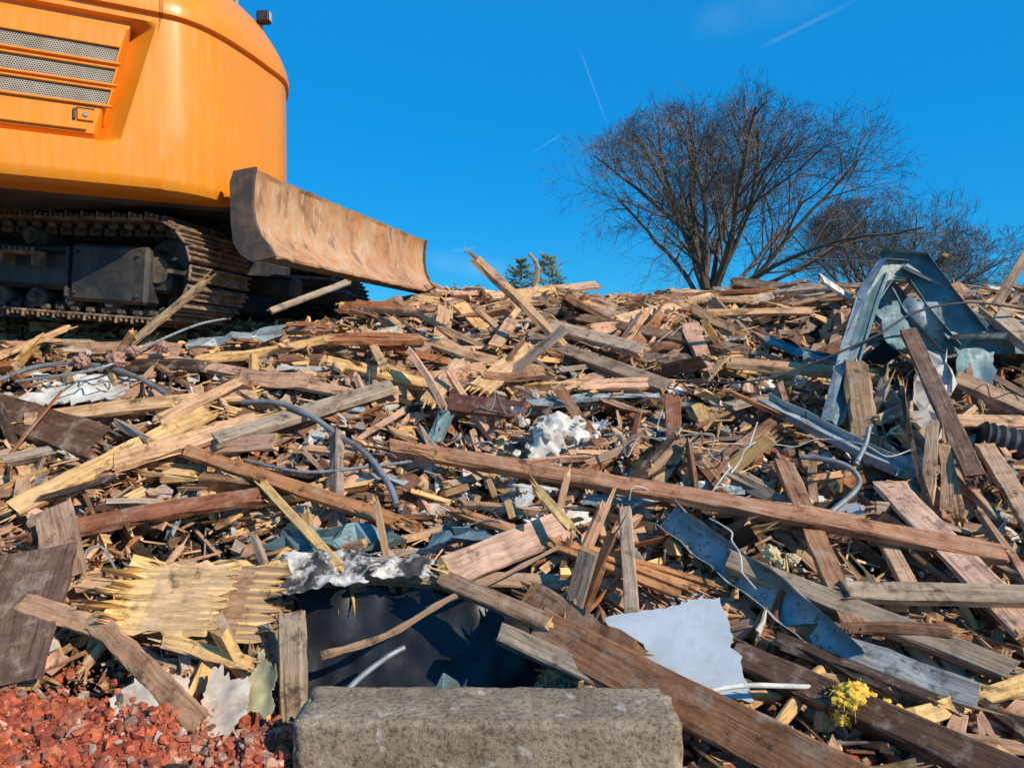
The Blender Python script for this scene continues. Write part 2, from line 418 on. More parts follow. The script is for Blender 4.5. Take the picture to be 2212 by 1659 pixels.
P1(wp,(-2.79,4.52,1.69),(-.83,3.85,1.41),.07,.03,(.6,.37,.24),0,(.1,.14),.02,.05,12,YEL)
P1(wp,(-2.32,3.64,1.3),(-1.29,3.85,1.41),.075,.03,(.6,.37,.2),.2,(.1,.05),.02,.04,8,YEL)
P1(wb,(.13,4.6,1.72),(.8,3.95,1.45),.1,.045,(.34,.24,.165),.1,(.02,.05),0,.04,6,TAN)
P1(wp,(.22,4.72,1.76),(.73,4.24,1.59),.1,.04,(.48,.35,.24),.1,(.02,.02),0,.09,6,TAN)
P1(wp,(.45,4.96,1.86),(1.35,4.36,1.63),.075,.035,(.22,.13,.075),.2,(.06,.09),0,.05,6,BRN)
P1(wp,(-.32,3.78,1.38),(.07,3.69,1.34),.09,.03,(.14,.06,.05),.5,(.01,.01),0,.04,4,BRN)
for k in range(4):
    o=k*.03
    P1(ws,(-.24+o,3.08,.98-o*.5),(.58+o*1.5,2.65+o,.77),.028,.022,cmul((.56,.26,.11),U(.8,1.15)),U(-.4,.4),(.2,.1),.01,.03+.012*(k%2),6,(.58,.28,.1),jit=.2)
P1(wp,(-.23,2.74,.81),(.22,3.0,.93),.13,.02,(.62,.39,.28),.1,(.03,.03),0,.05,6,YEL)
P1('wooden_joist',(.10,2.55,.65),(1.15,1.66,.41),.13,.045,(.31,.145,.07),.45,(.2,.02),0,.08,16,(.42,.22,.1),jit=.05)
P1('wooden_joist',(.06,2.66,.74),(.36,2.36,.64),.12,.03,(.22,.115,.065),.3,(.1,.12),0,.05,8,(.42,.22,.1),jit=.15)
P1('wooden_joist',(.72,2.42,.62),(1.5,1.72,.46),.09,.06,(.13,.07,.045),.2,(.05,.02),0,.06,8,BRN)
P1(wb,(.80,2.8,.84),(1.53,2.35,.62),.075,.05,(.33,.25,.175),.3,(.02,.05),0,.04,8,GRY)
P1(wb,(1.14,2.64,.755),(1.98,2.6,.745),.07,.045,(.4,.295,.21),.1,(.02,.02),0,.07,8,GRY)
P1(wb,(2.1,4.05,1.7),(1.93,3.19,1.04),.08,.04,(.26,.15,.1),.4,(.03,.03),0,.08,8,BRN)
P1('wooden_post',(1.72,3.8,1.58),(1.68,3.6,1.18),.12,.08,(.35,.23,.14),.1,(.06,.02),0,.03,5,TAN,jit=.12)
P1(wp,(1.59,3.22,1.05),(1.70,2.5,.68),.13,.022,(.62,.39,.28),.0,(.02,.02),0,.05,6,TAN)
P1(wp,(1.21,3.37,1.14),(1.13,2.5,.7),.08,.03,(.38,.19,.105),.1,(.06,.03),0,.03,8,BRN,jit=.1)
P1(wp,(1.45,2.95,.95),(1.42,2.4,.62),.06,.03,(.52,.33,.21),.1,(.06,.03),0,.0,6,TAN)
P1(wp,(.45,3.03,.98),(.4,2.55,.72),.05,.03,(.42,.31,.22),.2,(.03,.03),0,.05,5,TAN)
P1(wp,(.80,3.75,1.42),(.74,3.43,1.17),.075,.03,(.3,.12,.065),.2,(.06,.02),0,.02,5,BRN)
P1('wooden_post',(-.72,2.45,.79),(-.70,2.4,.42),.08,.06,(.42,.32,.23),.1,(.01,.01),0,.0,6,GRY)
P1(wb,(-.84,2.80,.83),(.42,2.74,.79),.06,.05,(.44,.285,.18),.2,(.03,.03),.0,.0,8,TAN)
P1(wb,(-.02,2.50,.68),(.43,2.24,.57),.065,.05,(.34,.26,.19),.2,(.02,.03),0,.03,6,TAN)
P1(wb,(-.24,2.68,.80),(.14,2.5,.70),.06,.04,(.3,.19,.12),.2,(.08,.03),0,.05,6,YEL)
a=Acc(); tube(a,[(-.62,2.38,.66),(-.42,2.45,.70),(-.22,2.52,.80),(-.05,2.6,.85),(.17,2.72,.93)],lambda f,i:.015*(1-.5*f)+.002*math.sin(i*2.3),6,(.38,.23,.14),0,5); a.build('tree_branch',[M_wood])
P1(ws,(-1.63,2.55,.76),(-1.3,2.48,.69),.065,.03,(.48,.28,.17),.3,(.04,.1),0,.05,6,YEL,jit=.12)
P1(ws,(-1.36,2.5,.72),(-.9,2.2,.53),.065,.03,(.45,.25,.14),.3,(.12,.05),0,.05,8,YEL,jit=.14)
P1(ws,(-1.13,2.45,.68),(-.83,2.38,.63),.045,.03,(.74,.47,.2),.3,(.05,.08),0,.04,5,YEL,jit=.14)
P1('dark_wooden_board',(-1.70,2.72,.88),(-1.58,2.33,.58),.28,.018,(.16,.095,.07),.0,(.02,.02),0,.05,5,BRN)
P1('dark_wooden_board',(-1.78,2.95,1.0),(-1.58,2.7,.80),.14,.018,(.45,.28,.18),.2,(.02,.02),0,.04,5,TAN)
P1(ws,(2.91,4.5,1.97),(3.10,4.5,2.3),.055,.02,(.6,.4,.27),.2,(.03,.05),0,.0,4,TAN)
P1('wooden_post',(2.62,4.4,1.8),(2.56,4.4,2.06),.11,.08,(.34,.21,.12),.1,(.03,.06),0,.0,4,TAN,jit=.12)
P1(ws,(2.4,3.95,1.6),(2.3,3.6,1.15),.035,.02,(.38,.25,.16),.2,(.05,.2),0,.0,5,TAN)
P1(ws,(-2.09,4.15,1.74),(-1.68,4.1,2.05),.055,.02,(.68,.45,.26),.2,(.04,.14),0,.0,6,YEL,jit=.12)
P1(wp,(-1.5,4.7,1.95),(-1.12,5.1,2.17),.045,.02,(.4,.32,.25),.2,(.04,.03),0,.0,6,TAN)
a=Acc(); tube(a,[(.17,6.4,2.2),(.22,6.4,2.4),(.2,6.4,2.5),(.14,6.4,2.57)],lambda f,i:.03*(1-.6*f)+.004*math.sin(i*2),6,(.45,.3,.18),0,5); a.build('tree_branch',[M_wood])
P1(wb,(1.95,6.6,2.33),(2.5,6.6,2.27),.11,.06,(.15,.1,.065),.2,(.04,.03),0,.0,5,TAN)
P1(wp,(1.68,4.1,2.08),(1.9,4.2,1.97),.06,.02,(.7,.66,.6),.2,(.01,.02),0,.0,5,TAN)
P1(ws,(1.15,2.18,.56),(1.75,2.35,.63),.05,.025,(.76,.49,.2),.2,(.1,.1),0,.03,6,YEL,jit=.15)
P1(wp,(2.16,3.46,1.19),(2.0,2.78,.83),.08,.03,(.54,.34,.21),.2,(.04,.04),0,.04,6,TAN)
P1(wp,(2.3,3.9,1.48),(2.61,3.61,1.28),.09,.03,(.47,.3,.19),.2,(.04,.04),0,.05,6,TAN)
P1(wp,(.68,4.88,1.83),(1.54,5.8,2.07),.08,.03,(.68,.43,.24),.2,(.04,.1),0,.06,6,YEL)
P1(wp,(-.17,6.07,2.13),(.76,6.61,2.28),.09,.03,(.58,.37,.24),.2,(.04,.04),0,.03,6,YEL)
P1(wp,(-.41,3.75,1.37),(-.28,4.2,1.57),.09,.03,(.58,.38,.22),.2,(.06,.06),0,.05,6,YEL,jit=.1)
P1(ws,(-.16,3.9,1.43),(.12,4.44,1.66),.12,.03,(.66,.43,.21),.2,(.14,.06),0,.05,6,YEL,jit=.12)
P1(ws,(-.1,4.4,1.66),(-.0,4.9,1.84),.08,.03,(.54,.33,.2),.2,(.1,.06),0,.05,6,YEL,jit=.1)
P1(wp,(-.9,4.6,1.75),(-.65,3.95,1.5),.045,.025,(.64,.41,.21),.2,(.1,.06),0,.08,6,YEL,jit=.1)
P1(ws,(-1.05,3.2,1.05),(-.62,2.75,.82),.035,.02,(.74,.47,.18),.2,(.1,.06),0,.06,6,YEL,jit=.1)
P1(ws,(.1,3.05,1.03),(.22,2.85,.92),.035,.02,(.78,.5,.2),.2,(.12,.06),0,.08,6,YEL,jit=.1)
for (A,B) in (((1.85,3.3,1.32),(1.72,3.1,1.02)),((1.95,3.35,1.3),(1.8,3.1,1.0)),((1.9,3.3,1.25),(1.85,3.1,.98))):
    P1(ws,A,B,.05,.02,(.58,.35,.21),.4,(.15,.02),0,.0,5,YEL,jit=.15)
random.seed(77)
for i in range(70):
    x=U(-3,3.2); y=U(3.9,6.4)
    if in_exc(x,y): continue
    ya=G(.1,.35); L=U(.25,.75); z=h0(x,y)+U(.02,.08); dx=math.cos(ya)*L/2; dy=math.sin(ya)*L/2
    cc_=pcol()
    for j in range(random.choice((1,1,2,3))):
        P1(wp,(x-dx,y-dy+.03*j,(h0(x-dx,y-dy)+z)/2+.02*j+.03),(x+dx,y+dy+.03*j,(h0(x+dx,y+dy)+z)/2+.02*j+.03),U(.03,.08),U(.015,.045),cmul(cc_,U(.8,1.2)),G(0,.4),(U(.03,.14),U(.03,.14)),U(-.02,.02),.0,4,ecol(),jit=.14)

def torn(name,c,X,Y,lx,ly,t,col,edge,nx=16,teeth=.12,sag=.02,teeth2=.05):
    a=Acc(); c=Vector(c);X=Vector(X).normalized();Y=Vector(Y).normalized();n=X.cross(Y).normalized()
    ny=8; l0=[U(.0,teeth)*(1 if R()<.6 else .3) for _ in range(nx+1)]; l1=[U(0,teeth2) for _ in range(nx+1)]
    for s in (1,-1):
        for j in range(ny+1):
            for i in range(nx+1):
                f=j/ny; y=-ly/2+ly*f
                if j==0: y-=l0[i]
                if j==1: y-=l0[i]*.35
                if j==ny: y+=l1[i]
                x=-lx/2+lx*i/nx+(U(-.018,.018) if i in (0,nx) else U(-.003,.003))
                a.V.append(c+X*x+Y*y+n*(s*t/2+sag*math.sin(3*f+2*i/nx)+(G(0,.02) if j in(0,) else 0)))
    S=(nx+1)*(ny+1)
    for s in (0,1):
        for j in range(ny):
            for i in range(nx):
                q=s*S+j*(nx+1)+i; f=(q,q+1,q+nx+2,q+nx+1)
                k=lx/nx; l=ly/ny
                uv=[(j*l,i*k),(j*l,i*k+k),(j*l+l,i*k+k),(j*l+l,i*k)]
                cc=edge if (j<2 and (i*7)%3) or j==0 or (j==ny-1 and i%3==0) else col
                a.face(f if s==0 else f[::-1],uv if s==0 else uv[::-1],cmul(cc,U(.93,1.07)))
    for i in range(nx):
        a.face((i+1,i,S+i,S+i+1),None,edge); q=ny*(nx+1)+i; a.face((q,q+1,S+q+1,S+q),None,edge)
    for j in range(ny):
        q=j*(nx+1); a.face((q,q+nx+1,S+q+nx+1,S+q),None,edge); q+=nx; a.face((q+nx+1,q,S+q,S+q+nx+1),None,edge)
    return a.build(name,[M_wood])
random.seed(19)
torn('torn_plywood_sheet',(-1.13,2.44,.83),(.12,.62,.78),(1,.02,-.03),.23,.30,.014,(.72,.47,.25),(.88,.60,.24),34,.17,.012,.06)
torn('torn_plywood_sheet',(-1.05,2.50,.80),(.12,.62,.78),(1,.05,-.06),.27,.38,.012,(.44,.28,.17),(.76,.5,.2),28,.12,.012,.08)

def sheet(name,c00,c10,c11,c01,nx,ny,amp,sc,mat,t=.004,jag=0.,seed=0):
    a=Acc(); P=[Vector(q) for q in (c00,c10,c11,c01)]; nrm=(P[1]-P[0]).cross(P[3]-P[0]).normalized()
    for s in (1,-1):
        for j in range(ny+1):
            for i in range(nx+1):
                u=i/nx;v=j/ny
                eu=noise.noise(Vector((v*3+seed,0,seed)))*1.6+noise.noise(Vector((v*11,5,seed)))
                ev=noise.noise(Vector((u*3+seed,9,seed)))*1.6+noise.noise(Vector((u*11,2,seed)))
                uu=u+jag*eu*(2*abs(u-.5))**3; vv=v+jag*ev*(2*abs(v-.5))**3
                p=P[0]*(1-uu)*(1-vv)+P[1]*uu*(1-vv)+P[2]*uu*vv+P[3]*(1-uu)*vv
                d=noise.noise(p*sc+Vector((seed,0,0)))+.5*noise.noise(p*sc*2.3+Vector((seed,7,0)))
                a.V.append(p+nrm*(d*amp+s*t/2))
    S=(nx+1)*(ny+1)
    for s in (0,1):
        for j in range(ny):
            for i in range(nx):
                q=s*S+j*(nx+1)+i; f=(q,q+1,q+nx+2,q+nx+1); a.face(f if s==0 else f[::-1],None,W3)
    for i in range(nx):
        a.face((i+1,i,S+i,S+i+1),None,W3); q=ny*(nx+1)+i; a.face((q,q+1,S+q+1,S+q),None,W3)
    for j in range(ny):
        q=j*(nx+1); a.face((q,q+nx+1,S+q+nx+1,S+q),None,W3); q+=nx; a.face((q+nx+1,q,S+q,S+q+nx+1),None,W3)
    return a.build(name,[mat],35)
sheet('white_painted_panel',(.44,2.20,.60),(.72,2.18,.60),(.69,2.44,.83),(.30,2.38,.78),24,20,.004,5,M_paint,.012,.05,1)
M_flash=simple_mat('tar_paper_and_white_flashing',(.045,.04,.036),(.62,.57,.5),.75,11,.6,0,.46,.58)
sheet('crumpled_flashing',(-.84,2.54,.80),(-.50,2.57,.85),(-.50,2.7,.92),(-.84,2.68,.92),34,20,.025,17,M_flash,.002,.14,2)
sheet('crumpled_flashing',(-.52,2.62,.85),(-.30,2.64,.84),(-.28,2.72,.88),(-.5,2.72,.90),26,14,.02,19,M_flash,.002,.14,3)
M_pap=simple_mat('torn_drywall_paper',(.66,.54,.42),(.4,.31,.22),.85,14,.5)
M_pap2=simple_mat('olive_drywall_paper',(.5,.44,.22),(.34,.29,.15),.85,14,.5)
sheet('torn_drywall_paper',(-1.19,2.1,.55),(-1.02,2.08,.54),(-.99,2.25,.64),(-1.15,2.25,.66),20,18,.025,7,M_pap,.005,.12,4)
sheet('torn_drywall_paper',(-.95,2.12,.54),(-.78,2.1,.53),(-.79,2.22,.64),(-.92,2.25,.67),20,18,.03,7,M_pap,.005,.12,5)
sheet('torn_drywall_paper',(-.82,2.2,.57),(-.71,2.17,.56),(-.72,2.24,.68),(-.80,2.3,.70),20,18,.03,8,M_pap2,.005,.12,6)
sheet('plaster_sheet_fragment',(-2.45,3.7,1.42),(-2.0,3.7,1.42),(-1.95,3.95,1.54),(-2.4,3.98,1.56),24,16,.02,7,M_white,.012,.15,7)
# near-black sheets added as painted shade in the hollow behind the block
M_shade=simple_mat('painted_hollow_shade',(.008,.009,.011),(.016,.016,.018),.45,8,.5)
sheet('hollow_shade_sheet',(-.74,2.34,-.02),(.06,2.34,-.02),(.10,2.72,.73),(-.78,2.74,.78),44,36,.02,8,M_shade,.002,.03,81)
sheet('hollow_shade_sheet',(-.80,2.2,.0),(-.62,2.3,-.0),(-.62,2.7,.0),(-.78,2.72,.7),20,20,.01,8,M_shade,.002,.03,82)
random.seed(501)
CL=((.25,3.45),(.95,2.75),(1.35,3.1),(1.5,2.9),(.9,3.3),(-.6,3.3),(1.2,4.0),(-2,3.8),(.1,3.2),(.6,3.6))
for i in range(48):
    if i%2: k_=random.choice(CL); x=G(k_[0],.22); y=G(k_[1],.18)
    else: x=U(-2.6,2.5); y=U(2.6,5.4)
    if in_exc(x,y) or not ok(x,y,False): continue
    ya=U(0,6.28); ax=Vector((math.cos(ya),math.sin(ya),0)); n_=(hn(x,y)+Vector((G(0,.2),G(0,.2),0))).normalized(); ax=(ax-n_*ax.dot(n_)).normalized(); ay=n_.cross(ax); r1=U(.025,.08); r2=U(.02,.06)
    c_=Vector((x,y,h0(x,y)+.045))
    sheet('plaster_sheet_fragment',c_-ax*r1-ay*r2,c_+ax*r1-ay*r2,c_+ax*r1+ay*r2,c_-ax*r1+ay*r2,14,12,U(.004,.02),9,random.choice((M_white,M_white,M_white,M_pap,M_paint)),.009,.25,60+i)

a=Acc(); random.seed(11)
for i in range(70):
    rock(a,(.16+G(0,.09),3.43+G(0,.05),1.25+G(0,.08)),U(.008,.03),cmul(random.choice(((.78,.72,.62),(.55,.42,.3))),U(.7,1.1)),.3,.4,1)
a.build('broken_plaster_lump',[M_deb])
sheet('broken_plaster_lump',(.08,3.28,1.10),(.20,3.28,1.09),(.24,3.36,1.30),(.10,3.38,1.31),26,30,.04,11,M_white,.03,.16,91)
sheet('broken_plaster_lump',(.14,3.36,1.26),(.34,3.38,1.26),(.32,3.46,1.36),(.12,3.46,1.36),26,20,.04,12,M_white,.03,.16,92)

def ribbon(name,pts,w,mat,up=(0,-.4,.9),fold=.35,t=.003,sub=3,crump=.0,seed=0,twist=0.):
    P=[Vector(p) for p in pts]; out=[]
    for i in range(len(P)-1):
        for j in range(sub): out.append(P[i].lerp(P[i+1],j/sub))
    out.append(P[-1]); a=Acc(); up=Vector(up)
    sec=[(-.5,fold),(-.5,0),(0,.02),(.5,0),(.5,fold)]; K=len(sec)
    st=random.getstate(); random.seed(seed*31+1)
    jt=[[Vector((G(0,1),G(0,1),G(0,1)))*crump*.5 for _ in sec] for _ in out]
    random.setstate(st)
    for s in (0,1):
        for i,p in enumerate(out):
            d=(out[min(i+1,len(out)-1)]-out[max(i-1,0)]).normalized(); n=(up-d*up.dot(d)).normalized()
            n=Matrix.Rotation(twist*i/len(out),3,d)@n; b=d.cross(n)
            for k,(x,y) in enumerate(sec):
                q=p+b*(x*w)+n*(y*w)+jt[i][k]
                if s: q=q-n*t-b*(t if x<0 else -t)*(-1 if abs(x)==.5 else 0)
                a.V.append(q)
    S=len(out)*K
    for s in (0,1):
        for i in range(len(out)-1):
            for k in range(K-1):
                q=s*S+i*K+k; f=(q,q+1,q+K+1,q+K); a.face(f if s==0 else f[::-1],None,W3)
    for i in range(len(out)-1):
        for k in (0,K-1):
            q=i*K+k; a.face((q,q+K,S+q+K,S+q),None,W3)
    for i in (0,len(out)-1):
        for k in range(K-1): q=i*K+k; a.face((q,q+1,S+q+1,S+q),None,W3)
    return a.build(name,[mat])
root=bpy.data.objects.new('twisted_steel_frame',None); COL.objects.link(root)
for i,(pts,w,mt,up,sb) in enumerate([
   ([(2.26,4.2,2.13),(2.05,4.1,2.12),(1.91,4.02,1.96),(1.72,3.82,1.62),(1.53,3.6,1.30)],.14,M_galv,(.8,-.6,.2),1),
   ([(2.03,4.12,2.12),(1.93,4.0,1.96),(1.74,3.8,1.64),(1.55,3.58,1.33)],.08,M_teal,(-.3,-.9,.2),1),
   ([(2.08,4.18,2.16),(2.27,4.15,2.14),(2.35,4.05,1.95),(2.46,3.95,1.74)],.16,M_teal,(-.5,-.8,.3),1),
   ([(2.2,4.15,2.16),(2.40,4.12,2.03),(2.54,4.0,1.78)],.11,M_galv,(.6,-.5,.6),1),
   ([(2.33,4.0,1.77),(2.7,3.98,1.785),(3.1,4.1,1.77)],.13,M_galv,(0,-.5,.8),1),
   ([(2.33,4.0,1.71),(2.7,3.97,1.70),(3.1,4.08,1.71)],.08,M_teal,(0,-1,.1),1),
   ([(2.05,4.25,2.08),(2.16,4.25,1.92),(2.22,4.2,1.8),(2.35,4.15,1.66)],.20,M_galv,(-.2,-1,.2),1),
   ([(2.1,4.2,2.0),(2.12,4.1,1.85),(2.3,4.0,1.62)],.13,M_teal,(-.7,-.7,.2),1)]):
    o=ribbon('frame_member',pts,w,mt,up=up,crump=.016,seed=i,sub=sb,fold=.28); o.parent=root
o=sheet('crumpled_panel',(2.08,4.12,1.95),(2.32,4.05,1.95),(2.4,4.0,1.65),(2.2,4.1,1.62),8,8,.05,6,M_galv,.003,.1,31); o.parent=root
o=sheet('crumpled_panel',(2.35,3.95,1.70),(2.58,3.95,1.68),(2.5,3.85,1.5),(2.32,3.85,1.48),8,8,.05,6,M_teal,.003,.1,32); o.parent=root
o=sheet('crumpled_panel',(1.98,4.05,1.9),(2.14,4.1,1.95),(2.2,4.02,1.72),(2.05,3.95,1.68),8,8,.05,6,M_teal,.003,.1,33); o.parent=root
ribbon('steel_channel',[(1.25,3.7,1.42),(1.45,3.5,1.29),(1.7,3.22,1.14)],.11,M_galv,crump=.01,seed=8)
ribbon('steel_channel',[(.64,3.0,.99),(.76,2.85,.89),(.9,2.62,.81),(1.0,2.45,.73),(1.07,2.3,.66)],.12,M_galv,crump=.01,fold=.5,seed=9,up=(-.6,-.5,.6))
M_vin=simple_mat('white_vinyl_sheet',(.58,.54,.48),(.36,.31,.27),.5,6,.2)
ribbon('hanging_sheet_metal',[(2.25,4.0,1.68),(2.17,3.8,1.52),(2.03,3.6,1.38),(1.92,3.45,1.25),(1.78,3.35,1.08)],.16,M_vin,crump=.022,fold=.1,seed=10,up=(-.3,-1,.3),twist=.8,sub=3)
ribbon('hanging_sheet_metal',[(2.3,3.95,1.60),(2.2,3.75,1.42),(2.1,3.6,1.3)],.09,M_galv,crump=.025,fold=.2,seed=20,up=(.5,-1,.3),twist=-.8,sub=3)
ribbon('sheet_metal_strip',[(.1,3.7,1.42),(.4,3.72,1.44),(.75,3.78,1.45)],.05,M_galv,crump=.02,fold=.05,seed=11)
ribbon('sheet_metal_strip',[(-.9,2.86,.92),(-.75,2.84,.94),(-.6,2.86,.92),(-.45,2.9,.95)],.09,M_teal,crump=.04,fold=.1,seed=12,twist=.7)
ribbon('sheet_metal_strip',[(-.3,2.88,.92),(-.18,2.85,.95),(-.05,2.88,.92),(.05,2.9,.96)],.10,M_teal,crump=.04,fold=.1,seed=13,twist=-.6)
ribbon('sheet_metal_strip',[(-1.85,4.2,1.72),(-1.6,4.25,1.78),(-1.35,4.35,1.80)],.10,M_galv,crump=.04,fold=.05,seed=14)
ribbon('sheet_metal_strip',[(.3,3.1,1.03),(.7,3.15,1.05),(1.0,3.2,1.07)],.06,M_galv,crump=.02,fold=.1,seed=15)
ribbon('sheet_metal_strip',[(1.5,4.4,1.75),(1.75,4.3,1.66),(1.9,4.2,1.6)],.12,M_teal,crump=.02,fold=.1,seed=16)
random.seed(88)
for i in range(30):
    x=U(-2.6,3.0); y=U(2.7,6.0)
    if in_exc(x,y): continue
    ya=U(0,6.28); L=U(.10,.32)
    p=[Vector((x+math.cos(ya)*L*(k-1.5)/3+G(0,.02),y+math.sin(ya)*L*(k-1.5)/3,0)) for k in range(4)]
    for q in p: q.z=h0(q.x,q.y)+U(0,.05)
    ribbon('sheet_metal_scrap',p,U(.03,.07),random.choice((M_teal,M_galv,M_galv,M_vin,M_flash)),crump=.03,fold=U(0,.3),seed=40+i,sub=1,twist=U(-1.4,1.4))

def wire(name,pts,r,mat,k=8,rad=None,sn=6):
    a=Acc(); tube(a,pts,rad or r,k,W3,0,sn); return a.build(name,[mat],50)
wire('steel_conduit',[(-1.33,3.65,1.42),(-1.13,3.58,1.42),(-.95,3.5,1.36),(-.81,3.43,1.28),(-.65,3.28,1.21),(-.53,3.15,1.1),(-.48,3.07,1.02)],.014,M_pipe)
wire('steel_conduit',[(-2.72,3.9,1.52),(-2.53,3.98,1.60),(-2.2,3.95,1.60),(-1.95,3.85,1.54),(-1.73,3.7,1.46)],.014,M_pipe)
wire('armoured_cable',[(-2.52,3.75,1.52),(-2.14,3.85,1.59),(-2.0,4.1,1.72),(-1.85,4.35,1.84),(-1.71,4.5,1.89)],.009,M_pipe,8,lambda f,i:.0095 if i%2 else .0065,22)
wire('armoured_cable',[(-1.2,3.3,1.18),(-.9,3.2,1.14),(-.6,3.25,1.16),(-.4,3.3,1.18)],.008,M_pipe,8,lambda f,i:.009 if i%2 else .006,20)
wire('black_cable',[(.85,3.85,1.52),(1.2,3.75,1.52),(1.5,3.78,1.6),(1.85,3.78,1.75),(2.1,3.85,1.88),(2.4,3.87,1.93),(2.8,3.95,1.9),(3.3,4.2,1.95)],.006,M_black)
wire('bent_pipe',[(1.19,2.92,.97),(1.33,3.0,1.03),(1.46,3.1,1.1),(1.45,3.15,1.16),(1.38,3.2,1.19),(1.27,3.25,1.2)],.012,M_pipe)
wire('bent_pipe',[(1.62,3.35,1.32),(1.58,3.3,1.25),(1.5,3.22,1.17)],.012,M_pipe)
wire('white_cable',[(.47,2.08,.635),(.56,2.1,.665),(.67,2.12,.675),(.8,2.14,.665),(.94,2.15,.655)],.008,M_wire)
random.seed(3)
def squig(A,B,n,amp):
    A=Vector(A);B=Vector(B); return [A.lerp(B,i/n)+Vector((G(0,amp),G(0,amp*.6),G(0,amp))) for i in range(n+1)]
wire('white_wire',squig((.76,2.82,1.03),(.82,2.45,.88),7,.018),.0035,M_wire,6)
wire('white_wire',squig((1.1,3.3,1.33),(.85,3.0,1.10),9,.025),.0035,M_wire,6)
wire('white_wire',squig((.7,3.4,1.35),(.9,3.15,1.19),7,.03),.003,M_wire,6)
for i in range(40):
    x=U(-2.2,2.4);y=U(2.7,4.9)
    if in_exc(x,y): continue
    wire('loose_wire',squig((x,y,h0(x,y)+.09),(x+G(0,.3),y+G(0,.15),h0(x,y)+.10),7,.03),U(.002,.005),random.choice((M_wire,M_wire,M_black,M_pipe)),5)
wire('blue_cable',[(-.55,2.36,.56),(-.45,2.38,.50),(-.3,2.42,.46),(-.15,2.40,.43),(0,2.45,.47)],.009,M_teal)
wire('bent_pipe',[(-.55,2.2,.55),(-.5,2.3,.60),(-.42,2.4,.64),(-.36,2.45,.66)],.010,M_pipe)
wire('black_corrugated_hose',[(2.22,3.5,1.27),(2.4,3.45,1.22),(2.6,3.35,1.13)],.085,M_black,20,lambda f,i:.075 if i%2 else .063,10)
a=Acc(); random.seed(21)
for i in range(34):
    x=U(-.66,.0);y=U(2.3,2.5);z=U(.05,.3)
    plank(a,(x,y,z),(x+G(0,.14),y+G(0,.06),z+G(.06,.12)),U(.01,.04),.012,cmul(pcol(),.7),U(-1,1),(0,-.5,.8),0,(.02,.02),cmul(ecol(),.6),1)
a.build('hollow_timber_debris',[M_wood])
ribbon('sheet_metal_strip',[(-.35,2.35,.2),(-.27,2.42,.38),(-.2,2.5,.52)],.08,M_teal,crump=.02,fold=.1,seed=17,up=(0,-1,.2))
ribbon('sheet_metal_strip',[(-.12,2.3,.25),(0.0,2.36,.42),(.06,2.45,.50)],.07,M_teal,crump=.02,fold=.1,seed=18,up=(0,-1,.2))
def fluff(name,cs,mat,seed):
    random.seed(seed); a=Acc()
    for (c,r,n) in cs:
        q=len(a.V); c=Vector(c)
        for v in IC4V:
            k=.8+.45*noise.noise(v*1.7+c*20)+.3*noise.noise(v*4.5+c*9)+.15*noise.noise(v*11+c*5)+U(-.04,.04)
            a.V.append(c+Vector((v.x*1.1,v.y*.9,v.z))*(k*r))
        for f in IC4F: a.face(tuple(q+k for k in f),None,W3)
        for i in range(n):
            d=Vector((G(0,1),G(0,1),G(0,.9))).normalized(); p=c+d*r*.6
            tube(a,[p,p+d*r*.25+Vector((G(0,.2),G(0,.2),G(0,.2)))*r,p+d*r*.4+Vector((G(0,.3),G(0,.3),G(0,.3)))*r],.0009,3,W3,0,2)
    return a.build(name,[mat],80)
fluff('yellow_insulation_clump',[((.955,2.08,.655),.046,50),((.985,2.09,.668),.034,30),((.94,2.07,.61),.030,30),((1.02,2.1,.645),.026,20),((1.07,2.10,.625),.02,20),((1.11,2.10,.612),.016,10),((1.15,2.11,.60),.013,10)],M_ins,4)
fluff('pale_insulation_clump',[((.95,2.70,.91),.035,30),((1.03,2.70,.89),.025,20),((.98,2.68,.88),.022,20)],simple_mat('pale_insulation',(.7,.55,.32),(.48,.36,.2),.95,70,.8),5)
fluff('pink_insulation_clump',[((-2.1,3.92,1.63),.05,20),((-1.9,4.02,1.70),.04,20),((-2.3,3.95,1.63),.04,20),((-2.02,3.95,1.68),.035,20)],simple_mat('pink_insulation',(.48,.26,.2),(.3,.15,.11),.95,70,.8),6)

# ---------------------------------------------------------------- concrete block
def conc_mat():
    m,nt,b=newmat('aged_concrete'); tc=N(nt,'ShaderNodeTexCoord')
    n1=noise_n(nt,tc.outputs['Object'],5,6,.7); n2=noise_n(nt,tc.outputs['Object'],70,5,.75)
    c=ramp(nt,n1,[(.3,(.16,.115,.07)),(.5,(.33,.25,.165)),(.72,(.47,.37,.265))])
    c=mix(nt,c,ramp(nt,n2,[(.36,(.25,.22,.2)),(.5,(.95,.95,.95)),(.72,(1.35,1.3,1.2))]),.85,'MULTIPLY')
    n3=noise_n(nt,tc.outputs['Object'],16,3,.5)
    c=mix(nt,c,(.55,.48,.4),ramp(nt,n3,[(.66,(0,0,0)),(.70,(.8,.8,.8))]))
    nt.links.new(c,b.inputs['Base Color']); b.inputs['Roughness'].default_value=.92; bump(nt,b,n2,.9,.008); return m
bm=bmesh.new(); bmesh.ops.create_cube(bm,size=1)
for v in bm.verts: v.co=Vector((v.co.x*1.03,v.co.y*.22,v.co.z*.42))
bmesh.ops.bevel(bm,geom=bm.edges[:],offset=.006,segments=2,affect='EDGES')
bmesh.ops.subdivide_edges(bm,edges=[e for e in bm.edges if e.calc_length()>.1],cuts=40,use_grid_fill=True)
